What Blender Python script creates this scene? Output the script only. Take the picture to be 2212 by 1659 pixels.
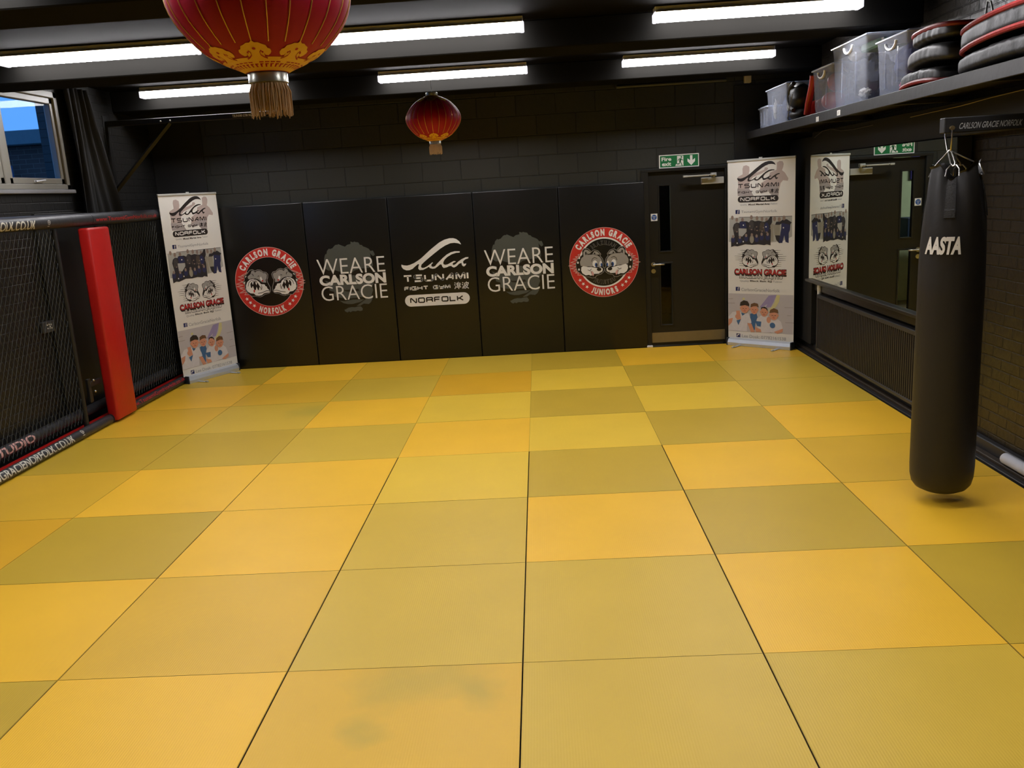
import bpy, bmesh, math, random
from math import sin, cos, pi, radians as rad
from mathutils import Vector, Matrix, noise
from mathutils.geometry import tessellate_polygon

for o in list(bpy.data.objects):
    bpy.data.objects.remove(o)
S = bpy.context.scene
COL = S.collection
random.seed(7)

# ------------------------------------------------------------------ camera
cam = bpy.data.cameras.new('camera')
cam.sensor_fit = 'HORIZONTAL'
cam.sensor_width = 36.0
cam.lens = 1868.75 * 36.0 / 2212.0
cam.clip_start = 0.02
cam.clip_end = 200
co = bpy.data.objects.new('camera', cam)
COL.objects.link(co)
Rm = ((0.99787003, -0.0402327, 0.05134915), (0.02803786, 0.97526154, 0.21926878), (-0.05890062, -0.21736203, 0.97431231))
mw = Matrix.Identity(4)
for i in range(3):
    mw[i][0] = Rm[i][0]
    mw[i][1] = Rm[i][2]
    mw[i][2] = -Rm[i][1]
mw[0][3], mw[1][3], mw[2][3] = 0.16053, -10.28453, 1.92988
co.matrix_world = mw
S.camera = co

# ------------------------------------------------------------------ world (blue dusk sky) and exposure
W = bpy.data.worlds.new('dusk_sky')
S.world = W
W.use_nodes = True
wn = W.node_tree.nodes
wn['Background'].inputs[0].default_value = (0.105, 0.37, 1.0, 1)
wn['Background'].inputs[1].default_value = 0.56
S.view_settings.view_transform = 'Standard'
S.view_settings.look = 'None'
S.view_settings.gamma = 1
S.view_settings.use_curve_mapping = False
S.view_settings.exposure = 0.92
TUBE_POWER = 22.0


# ------------------------------------------------------------------ materials
def srgb(r, g, b):
    def f(c):
        c /= 255.0
        return c / 12.92 if c <= 0.04045 else ((c + 0.055) / 1.055) ** 2.4
    return (f(r), f(g), f(b), 1)


MATS = {}


def pm(name, col, rough=0.5, metal=0.0, var=0.12, scale=12.0, bump=0.0, bscale=60.0, spec=0.5, trans=0.0, emit=None, estr=0.0, sheen=0.0, coat=0.0):
    """procedural principled material: base colour broken up by noise, optional noise bump"""
    if name in MATS:
        return MATS[name]
    m = bpy.data.materials.new(name)
    m.use_nodes = True
    nt = m.node_tree
    b = nt.nodes['Principled BSDF']
    tc = nt.nodes.new('ShaderNodeTexCoord')
    nz = nt.nodes.new('ShaderNodeTexNoise')
    nz.inputs['Scale'].default_value = scale
    nz.inputs['Detail'].default_value = 4
    nt.links.new(tc.outputs['Object'], nz.inputs['Vector'])
    mx = nt.nodes.new('ShaderNodeMix')
    mx.data_type = 'RGBA'
    lo = tuple(max(0, c * (1 - var)) for c in col[:3]) + (1,)
    hi = tuple(min(1, c * (1 + var)) for c in col[:3]) + (1,)
    mx.inputs[6].default_value = lo
    mx.inputs[7].default_value = hi
    nt.links.new(nz.outputs['Fac'], mx.inputs[0])
    nt.links.new(mx.outputs[2], b.inputs['Base Color'])
    b.inputs['Roughness'].default_value = rough
    b.inputs['Metallic'].default_value = metal
    b.inputs['Specular IOR Level'].default_value = spec
    if trans:
        b.inputs['Transmission Weight'].default_value = trans
    if sheen:
        b.inputs['Sheen Weight'].default_value = sheen
    if coat:
        b.inputs['Coat Weight'].default_value = coat
        b.inputs['Coat Roughness'].default_value = 0.15
    if emit:
        b.inputs['Emission Color'].default_value = emit
        b.inputs['Emission Strength'].default_value = estr
    if bump:
        n2 = nt.nodes.new('ShaderNodeTexNoise')
        n2.inputs['Scale'].default_value = bscale
        n2.inputs['Detail'].default_value = 5
        nt.links.new(tc.outputs['Object'], n2.inputs['Vector'])
        bp = nt.nodes.new('ShaderNodeBump')
        bp.inputs['Strength'].default_value = bump
        bp.inputs['Distance'].default_value = 0.01
        nt.links.new(n2.outputs['Fac'], bp.inputs['Height'])
        nt.links.new(bp.outputs['Normal'], b.inputs['Normal'])
    MATS[name] = m
    return m


def brick_mat(name, col, mort, bw, bh, msize, axes, rough=0.45, strength=0.6, off=(0, 0, 0), dist=0.006, wobble=0.4, lump=0.25):
    """painted masonry: brick texture drives the joints' relief; axes picks which object axes run along/up the wall"""
    m = bpy.data.materials.new(name)
    m.use_nodes = True
    nt = m.node_tree
    b = nt.nodes['Principled BSDF']
    tc = nt.nodes.new('ShaderNodeTexCoord')
    sp = nt.nodes.new('ShaderNodeSeparateXYZ')
    nt.links.new(tc.outputs['Object'], sp.inputs[0])
    cb = nt.nodes.new('ShaderNodeCombineXYZ')
    nt.links.new(sp.outputs[axes[0]], cb.inputs[0])
    nt.links.new(sp.outputs[axes[1]], cb.inputs[1])
    ad = nt.nodes.new('ShaderNodeVectorMath')
    ad.inputs[1].default_value = off
    nt.links.new(cb.outputs[0], ad.inputs[0])
    # slightly uneven joints
    wz = nt.nodes.new('ShaderNodeTexNoise')
    wz.inputs['Scale'].default_value = 6
    nt.links.new(ad.outputs[0], wz.inputs['Vector'])
    sc = nt.nodes.new('ShaderNodeVectorMath')
    sc.operation = 'SCALE'
    sc.inputs['Scale'].default_value = wobble * 0.02
    nt.links.new(wz.outputs['Color'], sc.inputs[0])
    a2 = nt.nodes.new('ShaderNodeVectorMath')
    nt.links.new(ad.outputs[0], a2.inputs[0])
    nt.links.new(sc.outputs[0], a2.inputs[1])
    br = nt.nodes.new('ShaderNodeTexBrick')
    br.inputs['Scale'].default_value = 1
    br.inputs['Brick Width'].default_value = bw
    br.inputs['Row Height'].default_value = bh
    br.inputs['Mortar Size'].default_value = msize
    br.inputs['Mortar Smooth'].default_value = 0.6
    br.inputs['Color1'].default_value = col
    br.inputs['Color2'].default_value = tuple(c * 0.8 for c in col[:3]) + (1,)
    br.inputs['Mortar'].default_value = mort
    nt.links.new(a2.outputs[0], br.inputs['Vector'])
    nt.links.new(br.outputs['Color'], b.inputs['Base Color'])
    b.inputs['Roughness'].default_value = rough
    inv = nt.nodes.new('ShaderNodeMath')
    inv.operation = 'SUBTRACT'
    inv.inputs[0].default_value = 1
    nt.links.new(br.outputs['Fac'], inv.inputs[1])
    nz = nt.nodes.new('ShaderNodeTexNoise')
    nz.inputs['Scale'].default_value = 25
    nz.inputs['Detail'].default_value = 5
    nt.links.new(tc.outputs['Object'], nz.inputs['Vector'])
    ml = nt.nodes.new('ShaderNodeMath')
    ml.operation = 'MULTIPLY_ADD'
    nt.links.new(nz.outputs['Fac'], ml.inputs[0])
    ml.inputs[1].default_value = lump
    nt.links.new(inv.outputs[0], ml.inputs[2])
    bp = nt.nodes.new('ShaderNodeBump')
    bp.inputs['Strength'].default_value = strength
    bp.inputs['Distance'].default_value = dist
    nt.links.new(ml.outputs[0], bp.inputs['Height'])
    nt.links.new(bp.outputs['Normal'], b.inputs['Normal'])
    return m


def mat_foam(name, col, stains=()):
    """vinyl judo mat with a fine woven-straw embossing; optional worn green smudges at given local spots"""
    m = bpy.data.materials.new(name)
    m.use_nodes = True
    nt = m.node_tree
    b = nt.nodes['Principled BSDF']
    b.inputs['Roughness'].default_value = 0.42
    b.inputs['Specular IOR Level'].default_value = 0.35
    tc = nt.nodes.new('ShaderNodeTexCoord')
    nz = nt.nodes.new('ShaderNodeTexNoise')
    nz.inputs['Scale'].default_value = 2.3
    nz.inputs['Detail'].default_value = 3
    oi = nt.nodes.new('ShaderNodeObjectInfo')
    ad = nt.nodes.new('ShaderNodeVectorMath')
    nt.links.new(tc.outputs['Object'], ad.inputs[0])
    nt.links.new(oi.outputs['Location'], ad.inputs[1])
    nt.links.new(ad.outputs[0], nz.inputs['Vector'])
    mx = nt.nodes.new('ShaderNodeMix')
    mx.data_type = 'RGBA'
    mx.inputs[6].default_value = tuple(c * 0.93 for c in col[:3]) + (1,)
    mx.inputs[7].default_value = tuple(min(1, c * 1.07) for c in col[:3]) + (1,)
    nt.links.new(nz.outputs['Fac'], mx.inputs[0])
    last = mx.outputs[2]
    for (sx, sy, r) in stains:
        d = nt.nodes.new('ShaderNodeVectorMath')
        d.operation = 'DISTANCE'
        n3 = nt.nodes.new('ShaderNodeTexNoise')
        n3.inputs['Scale'].default_value = 5
        nt.links.new(tc.outputs['Object'], n3.inputs['Vector'])
        s3 = nt.nodes.new('ShaderNodeVectorMath')
        s3.operation = 'SCALE'
        s3.inputs['Scale'].default_value = 0.25
        nt.links.new(n3.outputs['Color'], s3.inputs[0])
        a3 = nt.nodes.new('ShaderNodeVectorMath')
        nt.links.new(tc.outputs['Object'], a3.inputs[0])
        nt.links.new(s3.outputs[0], a3.inputs[1])
        nt.links.new(a3.outputs[0], d.inputs[0])
        d.inputs[1].default_value = (sx + 0.125, sy + 0.125, 0.125)
        mr = nt.nodes.new('ShaderNodeMapRange')
        mr.inputs['From Min'].default_value = r
        mr.inputs['From Max'].default_value = r * 0.2
        mr.inputs['To Min'].default_value = 0
        mr.inputs['To Max'].default_value = 0.30
        nt.links.new(d.outputs['Value'], mr.inputs['Value'])
        m2 = nt.nodes.new('ShaderNodeMix')
        m2.data_type = 'RGBA'
        nt.links.new(mr.outputs[0], m2.inputs[0])
        nt.links.new(last, m2.inputs[6])
        m2.inputs[7].default_value = (0.25, 0.27, 0.05, 1)
        last = m2.outputs[2]
    nt.links.new(last, b.inputs['Base Color'])
    wv = nt.nodes.new('ShaderNodeTexWave')
    wv.wave_type = 'BANDS'
    wv.bands_direction = 'X'
    wv.inputs['Scale'].default_value = 30
    wv.inputs['Distortion'].default_value = 0.6
    nt.links.new(tc.outputs['Object'], wv.inputs['Vector'])
    bp = nt.nodes.new('ShaderNodeBump')
    bp.inputs['Strength'].default_value = 0.12
    bp.inputs['Distance'].default_value = 0.002
    nt.links.new(wv.outputs['Fac'], bp.inputs['Height'])
    nt.links.new(bp.outputs['Normal'], b.inputs['Normal'])
    return m


def glassy(name, tint=(1, 1, 1, 1), haze=0.0, ior=1.45, rough=0.02):
    """thin clear or milky plastic / window pane: transparent, a little diffuse haze, and a reflective skin"""
    m = bpy.data.materials.new(name)
    m.use_nodes = True
    nt = m.node_tree
    nt.nodes.clear()
    out = nt.nodes.new('ShaderNodeOutputMaterial')
    tr = nt.nodes.new('ShaderNodeBsdfTransparent')
    tr.inputs[0].default_value = tint
    gl = nt.nodes.new('ShaderNodeBsdfGlossy')
    gl.inputs['Roughness'].default_value = rough
    fr = nt.nodes.new('ShaderNodeFresnel')
    fr.inputs[0].default_value = ior
    last = tr.outputs[0]
    if haze:
        df = nt.nodes.new('ShaderNodeBsdfDiffuse')
        nz = nt.nodes.new('ShaderNodeTexNoise')
        nz.inputs['Scale'].default_value = 9
        cr = nt.nodes.new('ShaderNodeMix')
        cr.data_type = 'RGBA'
        cr.inputs[6].default_value = (0.55, 0.6, 0.75, 1)
        cr.inputs[7].default_value = (0.75, 0.8, 0.9, 1)
        nt.links.new(nz.outputs['Fac'], cr.inputs[0])
        nt.links.new(cr.outputs[2], df.inputs[0])
        m1 = nt.nodes.new('ShaderNodeMixShader')
        m1.inputs[0].default_value = haze
        nt.links.new(tr.outputs[0], m1.inputs[1])
        nt.links.new(df.outputs[0], m1.inputs[2])
        last = m1.outputs[0]
    m2 = nt.nodes.new('ShaderNodeMixShader')
    # reflect on the outer skin only, so a thin pane does not trap light inside itself
    ge = nt.nodes.new('ShaderNodeNewGeometry')
    fc = nt.nodes.new('ShaderNodeMath')
    fc.operation = 'SUBTRACT'
    fc.inputs[0].default_value = 1
    nt.links.new(ge.outputs['Backfacing'], fc.inputs[1])
    fm = nt.nodes.new('ShaderNodeMath')
    fm.operation = 'MULTIPLY'
    nt.links.new(fr.outputs[0], fm.inputs[0])
    nt.links.new(fc.outputs[0], fm.inputs[1])
    nt.links.new(fm.outputs[0], m2.inputs[0])
    nt.links.new(last, m2.inputs[1])
    nt.links.new(gl.outputs[0], m2.inputs[2])
    nt.links.new(m2.outputs[0], out.inputs[0])
    MATS[name] = m
    return m


# ------------------------------------------------------------------ mesh building
class MB:
    def __init__(s):
        s.v = []
        s.f = []
        s.mi = []
        s.m = 0

    def add(s, vs, fs):
        n = len(s.v)
        s.v += [tuple(v) for v in vs]
        s.f += [tuple(i + n for i in f) for f in fs]
        s.mi += [s.m] * len(fs)
        return s

    def box(s, a, b, bev=0.0, M=None, seg=1):
        x0, y0, z0 = a
        x1, y1, z1 = b
        vs = [(x0, y0, z0), (x1, y0, z0), (x1, y1, z0), (x0, y1, z0), (x0, y0, z1), (x1, y0, z1), (x1, y1, z1), (x0, y1, z1)]
        fs = [(0, 3, 2, 1), (4, 5, 6, 7), (0, 1, 5, 4), (1, 2, 6, 5), (2, 3, 7, 6), (3, 0, 4, 7)]
        if bev:
            bm = bmesh.new()
            bv = [bm.verts.new(v) for v in vs]
            for f in fs:
                bm.faces.new([bv[i] for i in f])
            bmesh.ops.bevel(bm, geom=list(bm.edges), offset=bev, segments=seg, affect='EDGES', profile=0.5)
            bm.verts.index_update()
            vs = [v.co.copy() for v in bm.verts]
            fs = [tuple(v.index for v in f.verts) for f in bm.faces]
            bm.free()
        if M:
            vs = [M @ Vector(v) for v in vs]
        return s.add(vs, fs)

    def tube(s, path, r, n=8, cap=True, closed=False):
        path = [Vector(p) for p in path]
        rs = r if isinstance(r, (list, tuple)) else [r] * len(path)
        rings = []
        up = None
        L = len(path)
        for i, p in enumerate(path):
            if closed:
                t = path[(i + 1) % L] - path[i - 1]
            else:
                t = (path[min(i + 1, L - 1)] - path[max(i - 1, 0)])
            t.normalize()
            if up is None:
                up = Vector((0, 0, 1)) if abs(t.z) < 0.9 else Vector((1, 0, 0))
            sd = t.cross(up).normalized()
            up = sd.cross(t).normalized()
            rings.append([p + (sd * cos(2 * pi * k / n) + up * sin(2 * pi * k / n)) * rs[i] for k in range(n)])
        vs = [v for ring in rings for v in ring]
        fs = []
        for i in range(L if closed else L - 1):
            j = (i + 1) % L
            for k in range(n):
                k2 = (k + 1) % n
                fs.append((i * n + k, i * n + k2, j * n + k2, j * n + k))
        if cap and not closed:
            fs.append(tuple(range(n - 1, -1, -1)))
            fs.append(tuple((L - 1) * n + k for k in range(n)))
        return s.add(vs, fs)

    def lathe(s, prof, n=32, c=(0, 0, 0), fn=None, cap0=False, cap1=False):
        vs = []
        for (r, z) in prof:
            for k in range(n):
                a = 2 * pi * k / n
                rr, zz = (fn(r, z, a) if fn else (r, z))
                vs.append((c[0] + rr * cos(a), c[1] + rr * sin(a), c[2] + zz))
        fs = []
        for i in range(len(prof) - 1):
            for k in range(n):
                k2 = (k + 1) % n
                fs.append((i * n + k, i * n + k2, (i + 1) * n + k2, (i + 1) * n + k))
        if cap0:
            fs.append(tuple(range(n - 1, -1, -1)))
        if cap1:
            fs.append(tuple((len(prof) - 1) * n + k for k in range(n)))
        return s.add(vs, fs)

    def ell(s, c, r, n=16, m=10, fn=None, M=None):
        vs = []
        for i in range(m + 1):
            t = pi * i / m
            for k in range(n):
                a = 2 * pi * k / n
                d = Vector((sin(t) * cos(a), sin(t) * sin(a), cos(t)))
                f = fn(d) if fn else 1
                p = Vector((d.x * r[0] * f, d.y * r[1] * f, d.z * r[2] * f))
                if M:
                    p = M @ p
                vs.append(p + Vector(c))
        fs = []
        for i in range(m):
            for k in range(n):
                k2 = (k + 1) % n
                fs.append((i * n + k, (i + 1) * n + k, (i + 1) * n + k2, i * n + k2))
        return s.add(vs, fs)

    def build(s, name, mats, parent=None, smooth=False, loc=None):
        me = bpy.data.meshes.new(name)
        me.from_pydata(s.v, [], s.f)
        if not isinstance(mats, (list, tuple)):
            mats = [mats]
        for m in mats:
            me.materials.append(m)
        for p, i in zip(me.polygons, s.mi):
            p.material_index = i
            p.use_smooth = smooth
        if smooth:
            bm = bmesh.new()
            bm.from_mesh(me)
            bmesh.ops.remove_doubles(bm, verts=bm.verts, dist=1e-5)
            for e in bm.edges:
                if len(e.link_faces) == 2 and e.calc_face_angle(0) > rad(38):
                    e.smooth = False
            bm.to_mesh(me)
            bm.free()
        me.update()
        o = bpy.data.objects.new(name, me)
        COL.objects.link(o)
        if parent:
            o.parent = parent
        if loc:
            o.location = loc
        return o


def tag(o, label, cat, group=None, kind=None):
    o['label'] = label
    o['category'] = cat
    if group:
        o['group'] = group
    if kind:
        o['kind'] = kind
    return o


def thing(name, label, cat, loc=(0, 0, 0), rz=0.0, group=None, kind=None):
    o = bpy.data.objects.new(name, None)
    o.empty_display_size = 0.05
    COL.objects.link(o)
    o.location = loc
    o.rotation_euler = (0, 0, rz)
    return tag(o, label, cat, group, kind)


def struct(o, label, cat):
    return tag(o, label, cat, kind='structure')


def copy_thing(root):
    def cp(o, par):
        c = o.copy()
        COL.objects.link(c)
        c.parent = par
        for ch in [x for x in bpy.data.objects if x.parent == o]:
            cp(ch, c)
        return c
    return cp(root, None)


# ------------------------------------------------------------------ flat printed artwork (vinyl, ink)
_TX = {}


def text_mesh(ch, off=0.0):
    key = (ch, off)
    if key not in _TX:
        cu = bpy.data.curves.new('lettering', 'FONT')
        cu.body = ch
        cu.resolution_u = 4
        cu.offset = off
        cu.size = 1.0
        ob = bpy.data.objects.new('lettering', cu)
        me = bpy.data.meshes.new_from_object(ob)
        vs = [(v.co.x, v.co.y) for v in me.vertices]
        fs = [tuple(p.vertices) for p in me.polygons]
        bpy.data.objects.remove(ob)
        bpy.data.curves.remove(cu)
        bpy.data.meshes.remove(me)
        _TX[key] = (vs, fs)
    return _TX[key]


class Print:
    """artwork in flat local x,y; every layer sits a hair above the one before"""

    def __init__(s):
        s.v = []
        s.f = []
        s.mi = []
        s.mats = []

    def mk(s, mat):
        if mat not in s.mats:
            s.mats.append(mat)
        return s.mats.index(mat)

    def raw(s, vs, fs, mat, layer):
        n = len(s.v)
        s.v += [(x, y, layer) for x, y in vs]
        s.f += [tuple(i + n for i in f) for f in fs]
        s.mi += [s.mk(mat)] * len(fs)

    def poly(s, pts, mat, layer, T=None):
        if T:
            pts = [T(p) for p in pts]
        tri = tessellate_polygon([[Vector((x, y, 0)) for x, y in pts]])
        s.raw(pts, tri, mat, layer)

    def ring(s, cx, cy, r0, r1, mat, layer, n=64):
        vs = []
        for k in range(n):
            a = 2 * pi * k / n
            vs += [(cx + r0 * cos(a), cy + r0 * sin(a)), (cx + r1 * cos(a), cy + r1 * sin(a))]
        fs = [(2 * k, 2 * k + 1, (2 * k + 3) % (2 * n), (2 * k + 2) % (2 * n)) for k in range(n)]
        s.raw(vs, fs, mat, layer)

    def disc(s, cx, cy, rx, ry, mat, layer, n=20, T=None):
        pts = [(cx + rx * cos(2 * pi * k / n), cy + ry * sin(2 * pi * k / n)) for k in range(n)]
        if T:
            pts = [T(p) for p in pts]
        s.raw(pts, [tuple(range(n))], mat, layer)

    def stroke(s, pts, w, mat, layer, closed=False, taper=False, T=None):
        if T:
            pts = [T(p) for p in pts]
        n = len(pts)
        m = n if closed else n - 1
        for i in range(m):
            a = Vector(pts[i])
            b = Vector(pts[(i + 1) % n])
            d = (b - a)
            if d.length < 1e-6:
                continue
            d.normalize()
            p = Vector((-d.y, d.x)) * w / 2
            q = p
            if taper:
                q = p * 0.3
            s.raw([tuple(a + p), tuple(a - p), tuple(b - q), tuple(b + q)], [(0, 1, 2, 3)], mat, layer)
            if closed or 0 < i:
                s.disc(a.x, a.y, w / 2, w / 2, mat, layer, 8)

    def text(s, t, x0, x1, y0, y1, mat, layer, off=0.0, shear=0.0):
        """fit text t into the box"""
        vs, fs = text_mesh(t, off)
        if not vs:
            return
        ax, bx = min(v[0] for v in vs), max(v[0] for v in vs)
        ay, by = min(v[1] for v in vs), max(v[1] for v in vs)
        sx = (x1 - x0) / (bx - ax)
        sy = (y1 - y0) / (by - ay)
        s.raw([(x0 + (x - ax) * sx + shear * (y - ay) * sy, y0 + (y - ay) * sy) for x, y in vs], fs, mat, layer)

    def arc_text(s, t, cx, cy, r, h, mid, span, mat, layer, off=0.03, inward=False, cond=1.0):
        """letters round a ring; r = baseline radius, mid/span in degrees"""
        ws = []
        for ch in t:
            vs, fs = text_mesh(ch, off)
            ws.append((max(v[0] for v in vs) - min(v[0] for v in vs)) if vs else 0.42)
        tot = sum(ws) + 0.14 * (len(t) - 1)
        pos = 0
        for ch, w in zip(t, ws):
            c = (pos + w / 2) / tot - 0.5
            pos += w + 0.14
            vs, fs = text_mesh(ch, off)
            if not vs:
                continue
            a = rad(mid) + (rad(span) * c if inward else -rad(span) * c)
            ax, bx = min(v[0] for v in vs), max(v[0] for v in vs)
            ay, by = min(v[1] for v in vs), max(v[1] for v in vs)
            k = rad(span) * (r + (h / 2 if not inward else -h / 2)) / tot * cond
            o = []
            for x, y in vs:
                X = (x - (ax + bx) / 2) * k
                Y = (y - ay) / (by - ay) * h
                if inward:
                    rr = r - Y
                    ta = Vector((-sin(a), cos(a)))
                else:
                    rr = r + Y
                    ta = Vector((sin(a), -cos(a)))
                o.append((cx + cos(a) * rr + ta.x * X, cy + sin(a) * rr + ta.y * X))
            s.raw(o, fs, mat, layer)

    def refine(s, n=2):
        """split every face so that flat lettering can follow a curved surface"""
        for _ in range(n):
            V, F, MI = [], [], []
            cache = {}
            V = list(s.v)

            def mid(a, b):
                k = (min(a, b), max(a, b))
                if k not in cache:
                    cache[k] = len(V)
                    V.append(tuple((p + q) / 2 for p, q in zip(s.v[a], s.v[b])))
                return cache[k]
            for f, m in zip(s.f, s.mi):
                tris = [(f[0], f[i], f[i + 1]) for i in range(1, len(f) - 1)]
                for a, b, c in tris:
                    x, y, z = mid(a, b), mid(b, c), mid(c, a)
                    F += [(a, x, z), (x, b, y), (z, y, c), (x, y, z)]
                    MI += [m] * 4
            s.v, s.f, s.mi = V, F, MI
        return s

    def build(s, name, fn, parent=None, step=0.0005, base=0.0008):
        me = bpy.data.meshes.new(name)
        me.from_pydata([tuple(fn(x, y, base + step * l)) for x, y, l in s.v], [], s.f)
        for m in s.mats:
            me.materials.append(m)
        for p, i in zip(me.polygons, s.mi):
            p.material_index = i
        me.update()
        o = bpy.data.objects.new(name, me)
        COL.objects.link(o)
        if parent:
            o.parent = parent
        return o


# wide square lettering of the gym's logo, drawn stroke by stroke in a unit-high box
TEC = {
    'T': (1.1, [[(0, 1), (1.1, 1)], [(.55, 1), (.55, 0)]]),
    'S': (1.1, [[(1.1, 1), (.13, 1), (0, .87), (0, .66), (.13, .53), (.97, .53), (1.1, .4), (1.1, .13), (.97, 0), (0, 0)]]),
    'U': (1.1, [[(0, 1), (0, .15), (.15, 0), (.95, 0), (1.1, .15), (1.1, 1)]]),
    'N': (1.1, [[(0, 0), (0, .88), (.1, 1), (.22, .93), (.88, .07), (1, 0), (1.1, .12), (1.1, 1)]]),
    'A': (1.05, [[(0, 0), (.72, .93), (.86, 1), (.95, .88), (.95, 0)], [(.42, .36), (.95, .36)]]),
    'M': (1.2, [[(0, 0), (0, .88), (.1, 1), (.2, .93), (.6, .1), (1.0, .93), (1.1, 1), (1.2, .88), (1.2, 0)]]),
    'I': (0.0, [[(0, 0), (0, 1)]]),
    'F': (1.0, [[(0, 0), (0, .88), (.12, 1), (1, 1)], [(0, .5), (.9, .5)]]),
    'G': (1.1, [[(1.1, 1), (.13, 1), (0, .87), (0, .13), (.13, 0), (1.1, 0), (1.1, .5), (.55, .5)]]),
    'H': (1.1, [[(0, 0), (0, 1)], [(1.1, 0), (1.1, 1)], [(0, .5), (1.1, .5)]]),
    'Y': (1.1, [[(0, 1), (0, .63), (.13, .5), (1.1, .5)], [(1.1, 1), (1.1, .13), (.97, 0), (.1, 0)]]),
    'O': (1.1, [[(.13, 0), (0, .13), (0, .87), (.13, 1), (.97, 1), (1.1, .87), (1.1, .13), (.97, 0), (.13, 0)]]),
    'R': (1.1, [[(0, 0), (0, .88), (.12, 1), (1, 1), (1.1, .88), (1.1, .6), (1, .48), (0, .48)], [(.85, .48), (1.1, .28), (1.1, 0)]]),
    'L': (1.0, [[(0, 1), (0, 0), (1, 0)]]),
    'K': (1.05, [[(0, 0), (0, 1)], [(1, 1), (.35, .5), (0, .5)], [(.35, .5), (1.05, 0)]]),
}


def techno(P, t, x0, x1, y0, y1, sw, mat, layer):
    gap = 0.42
    tot = 0
    for ch in t:
        tot += (0.6 if ch == ' ' else TEC[ch][0]) + gap
    tot -= gap
    sx = (x1 - x0 - sw) / tot
    sy = (y1 - y0 - sw)
    pos = 0
    for ch in t:
        if ch != ' ':
            for st in TEC[ch][1]:
                P.stroke([(x0 + sw / 2 + (pos + a) * sx, y0 + sw / 2 + b * sy) for a, b in st], sw, mat, layer)
        pos += (0.6 if ch == ' ' else TEC[ch][0]) + gap


def pill(P, x0, x1, y0, y1, mat, layer):
    r = (y1 - y0) / 2
    pts = []
    for k in range(13):
        a = -pi / 2 + pi * k / 12
        pts.append((x1 - r + r * cos(a), y0 + r + r * sin(a)))
    for k in range(13):
        a = pi / 2 + pi * k / 12
        pts.append((x0 + r + r * cos(a), y0 + r + r * sin(a)))
    P.raw(pts, [tuple(range(len(pts)))], mat, layer)


def star(P, cx, cy, r, mat, layer, rot=0.0):
    pts = []
    for k in range(10):
        a = pi / 2 + rot + pi * k / 5
        q = r if k % 2 == 0 else r * 0.42
        pts.append((cx + q * cos(a), cy + q * sin(a)))
    P.poly(pts, mat, layer)

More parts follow.
